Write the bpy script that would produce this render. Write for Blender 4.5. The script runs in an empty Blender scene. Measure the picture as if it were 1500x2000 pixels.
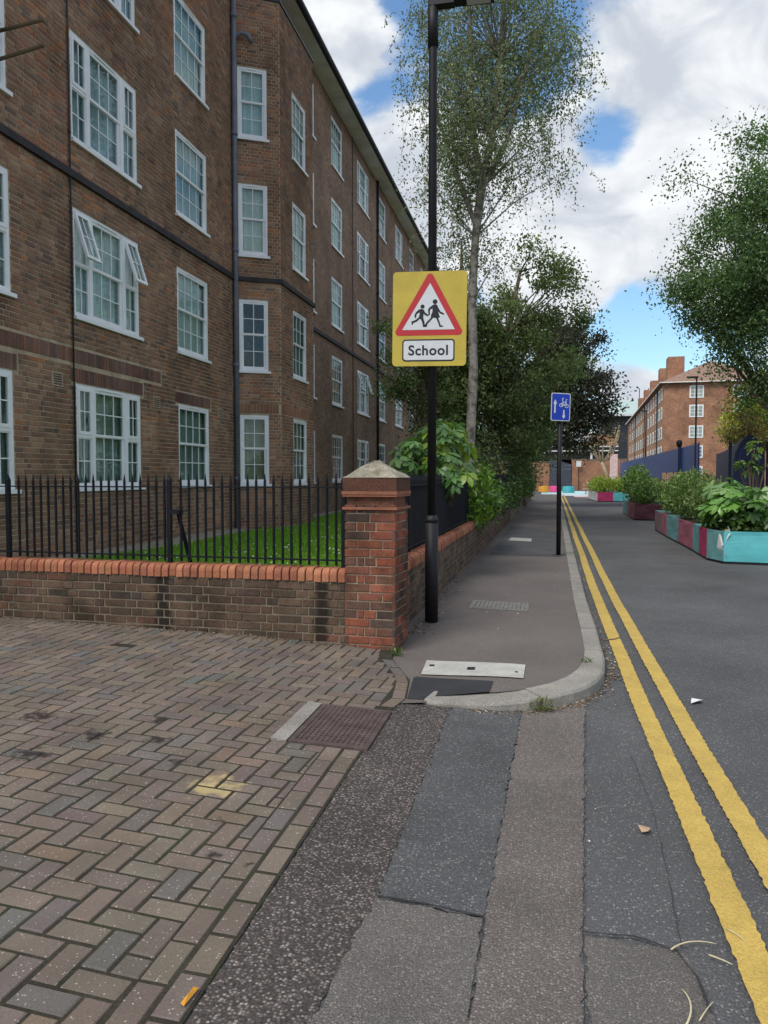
import bpy, math, random
import numpy as np
from mathutils import Vector, Matrix
random.seed(7); rng = np.random.default_rng(7)
R = math.radians
scene = bpy.context.scene
COL = scene.collection

# ------------------------------------------------------------------ camera
FPX, PITCH, YAW, EYE = 1500.0, R(2.672), R(11.738), 1.5
cam = bpy.data.cameras.new('camera'); camo = bpy.data.objects.new('camera', cam); COL.objects.link(camo)
cam.sensor_fit = 'HORIZONTAL'; cam.sensor_width = 36.0; cam.lens = 36.0 * FPX / 1500.0
cam.clip_start = 0.05; cam.clip_end = 3000
camo.location = (0, 0, EYE); camo.rotation_euler = (R(90) - PITCH, 0, YAW)
scene.camera = camo
FW = np.array([-math.sin(YAW)*math.cos(PITCH), math.cos(YAW)*math.cos(PITCH), -math.sin(PITCH)])
RT = np.array([math.cos(YAW), math.sin(YAW), 0.0]); UPV = np.cross(RT, FW)
def seen(p):
    """distance and whether a point lies in view; only used to choose which pieces become single objects"""
    q = np.array(p) - np.array([0, 0, EYE]); d = q @ FW
    if d < .3: return 1e9, False
    return d, abs(q @ RT) / d < .5 and abs(q @ UPV) / d < .667

# ------------------------------------------------------------------ world, sun, exposure
SUN_EL, SUN_AZ = 52.0, 210.0      # azimuth clockwise from +Y
world = bpy.data.worlds.new('World'); scene.world = world; world.use_nodes = True
def build_world():
    nt = world.node_tree; nt.nodes.clear(); N = nt.nodes.new; L = nt.links.new
    out = N('ShaderNodeOutputWorld'); bg = N('ShaderNodeBackground'); bg.inputs['Strength'].default_value = 0.15
    sky = N('ShaderNodeTexSky'); sky.sky_type = 'NISHITA'; sky.sun_disc = False
    sky.sun_elevation = R(SUN_EL); sky.sun_rotation = R(SUN_AZ); sky.air_density = 1.2; sky.dust_density = 0.6; sky.ozone_density = 2.2
    tc = N('ShaderNodeTexCoord')
    def math_(op, a, b=None, clamp=False):
        n = N('ShaderNodeMath'); n.operation = op; n.use_clamp = clamp
        for i, v in enumerate((a, b)):
            if v is None: continue
            if isinstance(v, (int, float)): n.inputs[i].default_value = v
            else: L(v, n.inputs[i])
        return n.outputs[0]
    def noise(scale, detail, rough, dist=0.0, off=(0, 0, 0)):
        mp = N('ShaderNodeMapping'); mp.inputs['Location'].default_value = off; mp.inputs['Scale'].default_value = (1, 1, 1.7); L(tc.outputs['Generated'], mp.inputs[0])
        n = N('ShaderNodeTexNoise'); n.inputs['Scale'].default_value = scale; n.inputs['Detail'].default_value = detail
        n.inputs['Roughness'].default_value = rough; n.inputs['Distortion'].default_value = dist
        L(mp.outputs[0], n.inputs['Vector']); return n.outputs['Fac']
    dens = math_('ADD', math_('MULTIPLY', noise(5.5, 10, .55, .15, (3.1, 1.7, 0)), 1.1), 0.01)
    # where the breaks in the cloud stand, as directions
    for (dx, dy, dz), r, a in [((-.217, .849, .482), .07, .16), ((-.148, .851, .503), .05, -.18), ((-.197, .878, .436), .035, -.2), ((-.166, .916, .365), .07, .2), ((-.051, .897, .439), .10, -.16),
                              ((.072, .919, .387), .045, -.34), ((.109, .978, .179), .075, -.40), ((-.10, .952, .288), .10, .14), ((.15, .88, .454), .10, .26), ((.159, .931, .328), .11, .26), ((.032, .961, .276), .07, .2), ((.102, .99, .10), .04, .25), ((.011, .876, .482), .06, -.12)]:
        v = N('ShaderNodeVectorMath'); v.operation = 'DISTANCE'; L(tc.outputs['Generated'], v.inputs[0]); v.inputs[1].default_value = Vector((dx, dy, dz)).normalized()
        g = math_('MULTIPLY', math_('EXPONENT', math_('MULTIPLY', math_('POWER', math_('DIVIDE', v.outputs['Value'], r), 2.0), -1.0)), a)
        dens = math_('ADD', dens, g)
    mr = N('ShaderNodeMapRange'); mr.interpolation_type = 'SMOOTHSTEP'; mr.inputs['From Min'].default_value = .44; mr.inputs['From Max'].default_value = .60
    L(dens, mr.inputs['Value'])
    shade = N('ShaderNodeMapRange'); shade.interpolation_type = 'SMOOTHSTEP'
    shade.inputs['From Min'].default_value = .36; shade.inputs['From Max'].default_value = .66
    L(noise(7.5, 8, .55, .5, (7.7, 2.2, 1)), shade.inputs['Value'])
    cc = N('ShaderNodeMix'); cc.data_type = 'RGBA'
    cc.inputs['A'].default_value = (3.5, 3.8, 4.25, 1); cc.inputs['B'].default_value = (5.7, 5.85, 6.0, 1)
    L(shade.outputs[0], cc.inputs['Factor'])
    tint = N('ShaderNodeMix'); tint.data_type = 'RGBA'; tint.blend_type = 'MULTIPLY'; tint.inputs['Factor'].default_value = 1
    tint.inputs['B'].default_value = (.80, .96, 1.06, 1); L(sky.outputs[0], tint.inputs['A'])
    mix = N('ShaderNodeMix'); mix.data_type = 'RGBA'; L(mr.outputs[0], mix.inputs['Factor']); L(tint.outputs['Result'], mix.inputs['A']); L(cc.outputs['Result'], mix.inputs['B'])
    L(mix.outputs['Result'], bg.inputs['Color']); L(bg.outputs[0], out.inputs[0])
build_world()
sun = bpy.data.lights.new('sun', 'SUN'); sun.energy = 2.6; sun.angle = R(28); sun.color = (1, .95, .87)
suno = bpy.data.objects.new('sun', sun); COL.objects.link(suno); suno.location = (-20, -10, 40)
_a = R(SUN_AZ); _sd = Vector((math.sin(_a)*math.cos(R(SUN_EL)), math.cos(_a)*math.cos(R(SUN_EL)), math.sin(R(SUN_EL))))
suno.rotation_euler = (-_sd).to_track_quat('-Z', 'Y').to_euler()
vs = scene.view_settings; vs.view_transform = 'Standard'; vs.look = 'None'; vs.gamma = 1; vs.exposure = 0.2; vs.use_curve_mapping = False
scene.cycles.max_bounces = 6; scene.cycles.transparent_max_bounces = 12; scene.cycles.use_denoising = True

# ------------------------------------------------------------------ materials
MATS = {}
def newmat(name):
    m = bpy.data.materials.new(name); m.use_nodes = True; MATS[name] = m
    nt = m.node_tree; return m, nt, nt.nodes['Principled BSDF']
def mat(name, col, rough=.7, var=.25, scale=6, bump=.1, metal=0.0, attr=False, fine=60, fine_amt=.25, spec=.3, dirt=None, dirt_scale=1.2, dirt_lo=.5, dirt_hi=.75, bumpd=.01, streaks=()):
    """procedural surface: base colour (or the piece's own 'Col'), two sizes of noise, optional dirt, fine relief"""
    m, nt, p = newmat(name); N = nt.nodes.new; L = nt.links.new
    geo = N('ShaderNodeNewGeometry')
    def ns(s, d=5, r=.6):
        n = N('ShaderNodeTexNoise'); n.inputs['Scale'].default_value = s; n.inputs['Detail'].default_value = d; n.inputs['Roughness'].default_value = r
        L(geo.outputs['Position'], n.inputs['Vector']); return n.outputs['Fac']
    def mr(v, a, b, c, d):
        n = N('ShaderNodeMapRange'); n.inputs[1].default_value = a; n.inputs[2].default_value = b; n.inputs[3].default_value = c; n.inputs[4].default_value = d; L(v, n.inputs[0]); return n.outputs[0]
    f1 = mr(ns(scale), .3, .7, 1 - var, 1 + var); nf = ns(fine, 3); f2 = mr(nf, .25, .75, 1 - fine_amt, 1 + fine_amt)
    mu = N('ShaderNodeMath'); mu.operation = 'MULTIPLY'; L(f1, mu.inputs[0]); L(f2, mu.inputs[1])
    vm = N('ShaderNodeVectorMath'); vm.operation = 'SCALE'; L(mu.outputs[0], vm.inputs['Scale'])
    if attr:
        a = N('ShaderNodeAttribute'); a.attribute_name = 'Col'; L(a.outputs['Color'], vm.inputs[0])
    else: vm.inputs[0].default_value = col[:3]
    res = vm.outputs[0]
    if dirt:
        mx = N('ShaderNodeMix'); mx.data_type = 'RGBA'; L(mr(ns(dirt_scale, 6, .65), dirt_lo, dirt_hi, 0, .85), mx.inputs['Factor']); L(res, mx.inputs['A']); mx.inputs['B'].default_value = (*dirt, 1); res = mx.outputs['Result']
    for (sx, sw) in streaks:        # dark run-off stains below the railing posts
        sp = N('ShaderNodeSeparateXYZ'); L(geo.outputs['Position'], sp.inputs[0])
        d1 = N('ShaderNodeMath'); d1.operation = 'SUBTRACT'; L(sp.outputs['X'], d1.inputs[0]); d1.inputs[1].default_value = sx
        d2 = N('ShaderNodeMath'); d2.operation = 'ABSOLUTE'; L(d1.outputs[0], d2.inputs[0])
        d3 = N('ShaderNodeMath'); d3.operation = 'ADD'; L(d2.outputs[0], d3.inputs[0]); L(mr(ns(9, 5), .3, .7, -sw*.6, sw*.6), d3.inputs[1])
        mx = N('ShaderNodeMix'); mx.data_type = 'RGBA'; L(mr(d3.outputs[0], sw*.5, sw*1.3, .88, 0), mx.inputs['Factor']); L(res, mx.inputs['A']); mx.inputs['B'].default_value = (.014, .012, .009, 1); res = mx.outputs['Result']
    L(res, p.inputs['Base Color']); p.inputs['Roughness'].default_value = rough; p.inputs['Metallic'].default_value = metal
    p.inputs['Specular IOR Level'].default_value = spec
    if bump:
        b = N('ShaderNodeBump'); b.inputs['Strength'].default_value = bump; b.inputs['Distance'].default_value = bumpd; L(nf, b.inputs['Height']); L(b.outputs[0], p.inputs['Normal'])
    return m
def asphalt(name, base, stone, amount, scale, bump=.5, patch=.25, tintscale=.8):
    m, nt, p = newmat(name); N = nt.nodes.new; L = nt.links.new
    geo = N('ShaderNodeNewGeometry')
    v = N('ShaderNodeTexVoronoi'); v.inputs['Scale'].default_value = scale; L(geo.outputs['Position'], v.inputs['Vector'])
    sp = N('ShaderNodeSeparateColor'); L(v.outputs['Color'], sp.inputs[0])
    r = N('ShaderNodeMapRange'); r.inputs[1].default_value = 1 - amount; r.inputs[2].default_value = 1.0; L(sp.outputs[0], r.inputs[0])
    edge = N('ShaderNodeMapRange'); edge.inputs[1].default_value = .25; edge.inputs[2].default_value = .55; edge.inputs[3].default_value = 1; edge.inputs[4].default_value = 0; L(v.outputs['Distance'], edge.inputs[0])
    fac = N('ShaderNodeMath'); fac.operation = 'MULTIPLY'; L(r.outputs[0], fac.inputs[0]); L(edge.outputs[0], fac.inputs[1])
    n1 = N('ShaderNodeTexNoise'); n1.inputs['Scale'].default_value = tintscale; n1.inputs['Detail'].default_value = 7; n1.inputs['Roughness'].default_value = .62; L(geo.outputs['Position'], n1.inputs['Vector'])
    n2 = N('ShaderNodeTexNoise'); n2.inputs['Scale'].default_value = scale * 1.6; n2.inputs['Detail'].default_value = 4; L(geo.outputs['Position'], n2.inputs['Vector'])
    pm = N('ShaderNodeMapRange'); pm.inputs[1].default_value = .3; pm.inputs[2].default_value = .7; pm.inputs[3].default_value = 1 - patch; pm.inputs[4].default_value = 1 + patch; L(n1.outputs['Fac'], pm.inputs[0])
    fm = N('ShaderNodeMapRange'); fm.inputs[1].default_value = .25; fm.inputs[2].default_value = .75; fm.inputs[3].default_value = .45; fm.inputs[4].default_value = 1.55; L(n2.outputs['Fac'], fm.inputs[0])
    mx = N('ShaderNodeMix'); mx.data_type = 'RGBA'; mx.inputs['A'].default_value = (*base, 1); mx.inputs['B'].default_value = (*stone, 1); L(fac.outputs[0], mx.inputs['Factor'])
    mm = N('ShaderNodeMath'); mm.operation = 'MULTIPLY'; L(pm.outputs[0], mm.inputs[0]); L(fm.outputs[0], mm.inputs[1])
    sc = N('ShaderNodeVectorMath'); sc.operation = 'SCALE'; L(mx.outputs['Result'], sc.inputs[0]); L(mm.outputs[0], sc.inputs['Scale'])
    L(sc.outputs[0], p.inputs['Base Color']); p.inputs['Roughness'].default_value = .85; p.inputs['Specular IOR Level'].default_value = .25
    ad = N('ShaderNodeMath'); ad.operation = 'SUBTRACT'; L(n2.outputs['Fac'], ad.inputs[0]); L(v.outputs['Distance'], ad.inputs[1])
    b = N('ShaderNodeBump'); b.inputs['Strength'].default_value = bump; b.inputs['Distance'].default_value = .006; L(ad.outputs[0], b.inputs['Height']); L(b.outputs[0], p.inputs['Normal'])
    return m
def paver_mat(name):
    """concrete block: own colour, pale specks, plus the sandy splash and the oil spots that lie on this drive"""
    m, nt, p = newmat(name); N = nt.nodes.new; L = nt.links.new
    geo = N('ShaderNodeNewGeometry'); a = N('ShaderNodeAttribute'); a.attribute_name = 'Col'
    v = N('ShaderNodeTexVoronoi'); v.inputs['Scale'].default_value = 130; L(geo.outputs['Position'], v.inputs['Vector'])
    sp = N('ShaderNodeSeparateColor'); L(v.outputs['Color'], sp.inputs[0])
    def mr(val, x0, x1, y0, y1):
        n = N('ShaderNodeMapRange'); n.inputs[1].default_value = x0; n.inputs[2].default_value = x1; n.inputs[3].default_value = y0; n.inputs[4].default_value = y1; L(val, n.inputs[0]); return n.outputs[0]
    def mul(x, y):
        n = N('ShaderNodeMath'); n.operation = 'MULTIPLY'; L(x, n.inputs[0]); L(y, n.inputs[1]); return n.outputs[0]
    def noise(s, d=5):
        n = N('ShaderNodeTexNoise'); n.inputs['Scale'].default_value = s; n.inputs['Detail'].default_value = d; L(geo.outputs['Position'], n.inputs['Vector']); return n.outputs['Fac']
    speck = mul(mr(sp.outputs[0], .93, .96, 0, 1), mr(v.outputs['Distance'], .3, .45, 1, 0))
    fine = noise(220, 3)
    sc = N('ShaderNodeVectorMath'); sc.operation = 'SCALE'; L(a.outputs['Color'], sc.inputs[0]); L(mul(mr(noise(2.2), .3, .7, .8, 1.2), mr(fine, .25, .75, .7, 1.3)), sc.inputs['Scale'])
    def over(A, colour, fac):
        n = N('ShaderNodeMix'); n.data_type = 'RGBA'; L(A, n.inputs['A']); n.inputs['B'].default_value = (*colour, 1); L(fac, n.inputs['Factor']); return n.outputs['Result']
    res = over(sc.outputs[0], (.42, .38, .34), speck)
    def spot(c, r, ns):
        d = N('ShaderNodeVectorMath'); d.operation = 'DISTANCE'; L(geo.outputs['Position'], d.inputs[0]); d.inputs[1].default_value = c
        w = N('ShaderNodeMath'); w.operation = 'ADD'; L(d.outputs['Value'], w.inputs[0]); L(mr(noise(ns, 6), .3, .7, -r*.8, r*.8), w.inputs[1]); return mr(w.outputs[0], r*.35, r, 1, 0)
    for c, r in [((-2.4, 3.75, .06), .07), ((-2.9, 3.95, .08), .09), ((-2.05, 3.8, .05), .06), ((-1.25, 2.72, .01), .035), ((-1.1, 2.7, .0), .03), ((-2.55, 3.42, .07), .08), ((-3.2, 3.3, .1), .09), ((-1.35, 3.0, .02), .04), ((-2.2, 4.1, .06), .06), ((-1.8, 3.55, .04), .05)]:
        res = over(res, (.035, .026, .024), spot(c, r, 18))
    n = N('ShaderNodeMath'); n.operation = 'MULTIPLY'; n.inputs[1].default_value = .75; L(spot((-1.50, 3.32, .025), .13, 12), n.inputs[0])
    res = over(res, (.46, .36, .16), n.outputs[0])
    L(res, p.inputs['Base Color']); p.inputs['Roughness'].default_value = .85; p.inputs['Specular IOR Level'].default_value = .25
    b = N('ShaderNodeBump'); b.inputs['Strength'].default_value = .35; b.inputs['Distance'].default_value = .004; L(fine, b.inputs['Height']); L(b.outputs[0], p.inputs['Normal'])
    return m
def leaf_mat(name, trans=.42, rough=.5, spec=.35):
    m, nt, p = newmat(name); N = nt.nodes.new; L = nt.links.new
    a = N('ShaderNodeAttribute'); a.attribute_name = 'Col'; oi = N('ShaderNodeObjectInfo')
    mr = N('ShaderNodeMapRange'); mr.inputs[3].default_value = .75; mr.inputs[4].default_value = 1.3; L(oi.outputs['Random'], mr.inputs[0])
    sc = N('ShaderNodeVectorMath'); sc.operation = 'SCALE'; L(a.outputs['Color'], sc.inputs[0]); L(mr.outputs[0], sc.inputs['Scale'])
    L(sc.outputs[0], p.inputs['Base Color']); p.inputs['Roughness'].default_value = rough; p.inputs['Specular IOR Level'].default_value = spec
    t = N('ShaderNodeBsdfTranslucent'); g = N('ShaderNodeVectorMath'); g.operation = 'MULTIPLY'; L(sc.outputs[0], g.inputs[0]); g.inputs[1].default_value = (1.1, 1.25, .6); L(g.outputs[0], t.inputs['Color'])
    mx = N('ShaderNodeMixShader'); mx.inputs[0].default_value = trans; L(p.outputs[0], mx.inputs[1]); L(t.outputs[0], mx.inputs[2]); L(mx.outputs[0], nt.nodes['Material Output'].inputs['Surface'])
    return m
def glass_mat(name):
    m, nt, p = newmat(name); N = nt.nodes.new; L = nt.links.new; nt.nodes.remove(p)
    tr = N('ShaderNodeBsdfTransparent'); tr.inputs[0].default_value = (.82, .88, .86, 1)
    gl = N('ShaderNodeBsdfGlossy'); gl.inputs['Roughness'].default_value = .015; gl.inputs['Color'].default_value = (.9, .95, 1, 1)
    geo = N('ShaderNodeNewGeometry'); ns = N('ShaderNodeTexNoise'); ns.inputs['Scale'].default_value = 2.5; L(geo.outputs['Position'], ns.inputs['Vector'])
    b = N('ShaderNodeBump'); b.inputs['Strength'].default_value = .03; b.inputs['Distance'].default_value = .05; L(ns.outputs['Fac'], b.inputs['Height']); L(b.outputs[0], gl.inputs['Normal'])
    fr = N('ShaderNodeFresnel'); fr.inputs['IOR'].default_value = 1.85
    fb = N('ShaderNodeMath'); fb.operation = 'SUBTRACT'; fb.inputs[0].default_value = 1.0; L(geo.outputs['Backfacing'], fb.inputs[1])   # one reflection per pane
    ff = N('ShaderNodeMath'); ff.operation = 'MULTIPLY'; L(fr.outputs[0], ff.inputs[0]); L(fb.outputs[0], ff.inputs[1])
    mx = N('ShaderNodeMixShader'); L(ff.outputs[0], mx.inputs[0]); L(tr.outputs[0], mx.inputs[1]); L(gl.outputs[0], mx.inputs[2]); L(mx.outputs[0], nt.nodes['Material Output'].inputs['Surface'])
    return m
def farbrick_mat(name, c1, c2, mortar, axis):
    m, nt, p = newmat(name); N = nt.nodes.new; L = nt.links.new
    geo = N('ShaderNodeNewGeometry'); sp = N('ShaderNodeSeparateXYZ'); L(geo.outputs['Position'], sp.inputs[0]); cb = N('ShaderNodeCombineXYZ')
    L(sp.outputs[axis], cb.inputs[0]); L(sp.outputs['Z'], cb.inputs[1])
    br = N('ShaderNodeTexBrick'); br.inputs['Scale'].default_value = 1; br.inputs['Brick Width'].default_value = .225; br.inputs['Row Height'].default_value = .075; br.inputs['Mortar Size'].default_value = .008
    br.inputs['Color1'].default_value = (*c1, 1); br.inputs['Color2'].default_value = (*c2, 1); br.inputs['Mortar'].default_value = (*mortar, 1); L(cb.outputs[0], br.inputs['Vector'])
    n1 = N('ShaderNodeTexNoise'); n1.inputs['Scale'].default_value = .7; n1.inputs['Detail'].default_value = 8; n1.inputs['Roughness'].default_value = .65; L(geo.outputs['Position'], n1.inputs['Vector'])
    mr = N('ShaderNodeMapRange'); mr.inputs[1].default_value = .3; mr.inputs[2].default_value = .7; mr.inputs[3].default_value = .65; mr.inputs[4].default_value = 1.35; L(n1.outputs['Fac'], mr.inputs[0])
    n3 = N('ShaderNodeTexNoise'); n3.inputs['Scale'].default_value = 7; n3.inputs['Detail'].default_value = 4; n3.inputs['Roughness'].default_value = .7; L(geo.outputs['Position'], n3.inputs['Vector'])
    m3 = N('ShaderNodeMapRange'); m3.inputs[1].default_value = .3; m3.inputs[2].default_value = .7; m3.inputs[3].default_value = .6; m3.inputs[4].default_value = 1.4; L(n3.outputs['Fac'], m3.inputs[0])
    mm = N('ShaderNodeMath'); mm.operation = 'MULTIPLY'; L(mr.outputs[0], mm.inputs[0]); L(m3.outputs[0], mm.inputs[1])
    sc = N('ShaderNodeVectorMath'); sc.operation = 'SCALE'; L(br.outputs['Color'], sc.inputs[0]); L(mm.outputs[0], sc.inputs['Scale'])
    L(sc.outputs[0], p.inputs['Base Color']); p.inputs['Roughness'].default_value = .9; p.inputs['Specular IOR Level'].default_value = .2
    return m
mat('brick', (0, 0, 0), .88, .40, .9, .35, attr=True, fine=55, fine_amt=.3, spec=.2, bumpd=.008)
mat('brick_dirty', (0, 0, 0), .9, .25, 2.0, .4, attr=True, fine=60, fine_amt=.35, spec=.2, dirt=(.02, .018, .012), dirt_scale=2.2, dirt_lo=.46, dirt_hi=.70, bumpd=.008)
mat('brick_stained', (0, 0, 0), .9, .25, 2.0, .4, attr=True, fine=60, fine_amt=.35, spec=.2, dirt=(.02, .018, .012), dirt_scale=2.2, dirt_lo=.48, dirt_hi=.72, bumpd=.008, streaks=((-3.42, .085), (-1.88, .06)))
mat('mortar', (.42, .33, .235), .95, .3, 3, .3, fine=90, fine_amt=.3, spec=.1)
mat('mortar_dark', (.19, .155, .115), .95, .3, 3, .3, fine=90, fine_amt=.3, spec=.1, dirt=(.02, .02, .013), dirt_scale=2.6, dirt_lo=.5, dirt_hi=.72)
mat('mortar_pale', (.34, .28, .20), .95, .3, 4, .3, fine=90, fine_amt=.3, spec=.1)
mat('coping', (0, 0, 0), .75, .2, 5, .3, attr=True, fine=70, fine_amt=.25, spec=.25, dirt=(.06, .035, .025), dirt_scale=5, dirt_lo=.56, dirt_hi=.8)
farbrick_mat('brick_far', (.265, .16, .108), (.19, .118, .084), (.27, .19, .135), 'Y')
farbrick_mat('brick_sunlit', (.42, .22, .12), (.33, .165, .09), (.36, .24, .16), 'Y')  # street facade brick, warm sunlight painted into its colour
farbrick_mat('brick_end', (.34, .16, .09), (.27, .13, .08), (.30, .2, .14), 'X')
mat('upvc', (.82, .83, .84), .35, .06, 3, .0, fine=30, fine_amt=.05, spec=.45)
mat('string', (.035, .03, .032), .7, .4, 4, .2)
mat('soffit', (.78, .76, .69), .8, .15, 1.5, .05, dirt=(.55, .52, .45), dirt_scale=.8, dirt_lo=.5, dirt_hi=.8)
mat('gutter', (.03, .034, .042), .5, .2, 3, .05)
mat('pipe', (.15, .17, .215), .5, .25, 4, .1, spec=.4)
mat('rooftile', (.25, .16, .12), .85, .3, 3, .4, fine=12)
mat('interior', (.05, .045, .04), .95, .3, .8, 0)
mat('curtain', (.74, .78, .76), .9, .15, 2, .1, fine=25, fine_amt=.12)
mat('curtain_dim', (.30, .36, .32), .9, .25, 2, .1, fine=25, fine_amt=.2)
mat('curtain_sky_tint', (.50, .60, .68), .9, .25, 2, .1, fine=25, fine_amt=.15)  # curtain tinted blue to stand in for sky reflected in the panes
mat('curtain_warm', (.42, .37, .27), .9, .2, 2, .1, fine=25)
mat('iron', (.007, .008, .012), .6, .3, 8, .15, spec=.2, fine=120)
mat('iron_navy', (.008, .017, .055), .45, .3, 4, .1, spec=.4)
mat('post_paint', (.013, .012, .015), .55, .25, 5, .1, spec=.3)
mat('concrete', (.30, .27, .21), .95, .35, 7, .6, fine=90, fine_amt=.4, dirt=(.10, .095, .05), dirt_scale=9, dirt_lo=.5, dirt_hi=.75)
mat('granite', (.27, .25, .22), .9, .22, 3, .6, fine=110, fine_amt=.45, dirt=(.14, .12, .095), dirt_scale=4, dirt_lo=.55, dirt_hi=.8)
mat('cover_plate', (.42, .41, .38), .85, .18, 5, .5, fine=130, fine_amt=.3)
mat('cast_iron', (.10, .072, .066), .65, .35, 10, .4, metal=.1, fine=90)
mat('rustplate', (.19, .18, .165), .7, .25, 10, .4, fine=70)
asphalt('pavement_tar', (.132, .113, .104), (.25, .215, .19), .5, 150, .5, .16, .7)
mat('tar_new', (.035, .035, .039), .85, .2, 4, .5, fine=130, fine_amt=.4)
asphalt('road_tar', (.088, .087, .089), (.25, .245, .24), .34, 90, .6, .26, .6)
asphalt('tar_coarse', (.062, .053, .048), (.32, .27, .25), .8, 80, .9, .25, 1.5)
asphalt('tar_pink', (.125, .108, .098), (.30, .26, .235), .6, 105, .7, .2, 1.6)
asphalt('tar_mid', (.120, .109, .100), (.27, .24, .22), .5, 120, .6, .18, 1.6)
asphalt('tar_dark', (.078, .078, .080), (.24, .235, .23), .34, 95, .5, .2, 1.4)
paver_mat('paver')
mat('sand_joint', (.036, .031, .022), .95, .35, 5, .4, fine=90, fine_amt=.4, dirt=(.03, .045, .014), dirt_scale=3, dirt_lo=.5, dirt_hi=.75)
mat('yellow_paint', (.50, .345, .085), .7, .12, 5, .5, fine=120, fine_amt=.28, dirt=(.22, .16, .06), dirt_scale=9, dirt_lo=.58, dirt_hi=.85)
mat('soil', (.05, .035, .022), .95, .4, 4, .5, fine=40, fine_amt=.4)
mat('lawn_soil', (.13, .23, .025), .95, .3, 3, .5, fine=60, fine_amt=.5)
mat('ground_dull', (.10, .095, .085), .95, .3, .6, .2)
mat('bark_birch', (.33, .30, .26), .85, .3, 5, .5, fine=22, fine_amt=.4, dirt=(.045, .038, .03), dirt_scale=5, dirt_lo=.44, dirt_hi=.62)
mat('bark', (.13, .10, .075), .95, .35, 5, .8, fine=24, fine_amt=.5)
mat('bark_pale', (.36, .29, .19), .95, .3, 5, .6, fine=24, fine_amt=.4)
leaf_mat('leaf'); leaf_mat('leaf_glossy', .3, .33, .5)
glass_mat('glass')
def flat(name, col, rough=.5, var=.06, spec=.4, bump=0.0): return mat(name, col, rough, var, 4, bump, fine=40, fine_amt=.06, spec=spec)
flat('sign_yellow', (.50, .38, .055), .4, .12); flat('sign_red', (.46, .03, .035), .4); flat('sign_white', (.60, .62, .64), .4); flat('sign_black', (.012, .012, .016), .5)
flat('sign_blue', (.006, .045, .42), .4); flat('sign_back', (.25, .25, .26), .5)
flat('teal', (.105, .44, .47), .45, .1); flat('teal_shaded', (.13, .30, .31), .55, .15); flat('magenta', (.36, .03, .11), .5, .12); flat('rose', (.33, .10, .15), .6, .15)  # second teal is the same paint with shade put into its colour
flat('mauve', (.22, .15, .17), .6, .15); flat('maroon', (.06, .012, .022), .5, .15); flat('seat_orange', (.62, .28, .02), .5); flat('seat_pink', (.62, .06, .22), .5); flat('seat_teal', (.04, .34, .38), .5)
flat('paint_mint', (.42, .62, .62), .8, .2); flat('paint_white', (.62, .63, .64), .7, .12); flat('paint_pinkish', (.6, .42, .40), .8, .2)
flat('blue_panel', (.024, .058, .20), .5, .2); flat('timber_tan', (.40, .27, .17), .8, .25); flat('straw', (.55, .47, .30), .8); flat('paper', (.7, .7, .72), .8)
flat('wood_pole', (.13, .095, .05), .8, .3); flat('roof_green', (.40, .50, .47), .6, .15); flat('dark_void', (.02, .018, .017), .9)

# ------------------------------------------------------------------ mesh helpers
def link(o, parent=None):
    COL.objects.link(o)
    if parent is not None: o.parent = parent
    return o
def tag(o, label=None, cat=None, group=None, kind=None):
    if label: o['label'] = label
    if cat: o['category'] = cat
    if group: o['group'] = group
    if kind: o['kind'] = kind
    return o
def thing(name, label, cat, loc=(0, 0, 0), group=None):
    o = bpy.data.objects.new(name, None); o.empty_display_size = .2; o.location = loc; link(o); return tag(o, label, cat, group)
def npmesh(name, V, F, material, parent=None, col=None, smooth=False, loc=None):
    """V (n,3), F list/array of equal-length or mixed faces, col (n,3) point colours"""
    me = bpy.data.meshes.new(name); V = np.asarray(V, float)
    if parent is not None and loc is None: V = V - np.array(parent.location) if parent.parent is None else V - np.array(parent.location) - np.array(parent.parent.location)
    if isinstance(F, np.ndarray):
        n, k = F.shape; me.vertices.add(len(V)); me.vertices.foreach_set('co', V.astype(np.float32).ravel()); me.loops.add(n*k); me.loops.foreach_set('vertex_index', F.astype(np.int32).ravel())
        me.polygons.add(n); me.polygons.foreach_set('loop_start', np.arange(0, n*k, k, dtype=np.int32)); me.update(calc_edges=True)
    else: me.from_pydata([tuple(v) for v in V], [], F); me.update()
    if col is not None:
        a = me.color_attributes.new('Col', 'FLOAT_COLOR', 'POINT'); c = np.ones((len(V), 4), np.float32); c[:, :3] = col; a.data.foreach_set('color', c.ravel())
    if smooth: me.polygons.foreach_set('use_smooth', np.ones(len(me.polygons), bool))
    me.materials.append(MATS[material] if isinstance(material, str) else material)
    o = bpy.data.objects.new(name, me)
    if loc is not None: o.location = loc
    return link(o, parent)
BOXF = [(0, 3, 2, 1), (4, 5, 6, 7), (0, 1, 5, 4), (1, 2, 6, 5), (2, 3, 7, 6), (3, 0, 4, 7)]
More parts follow.
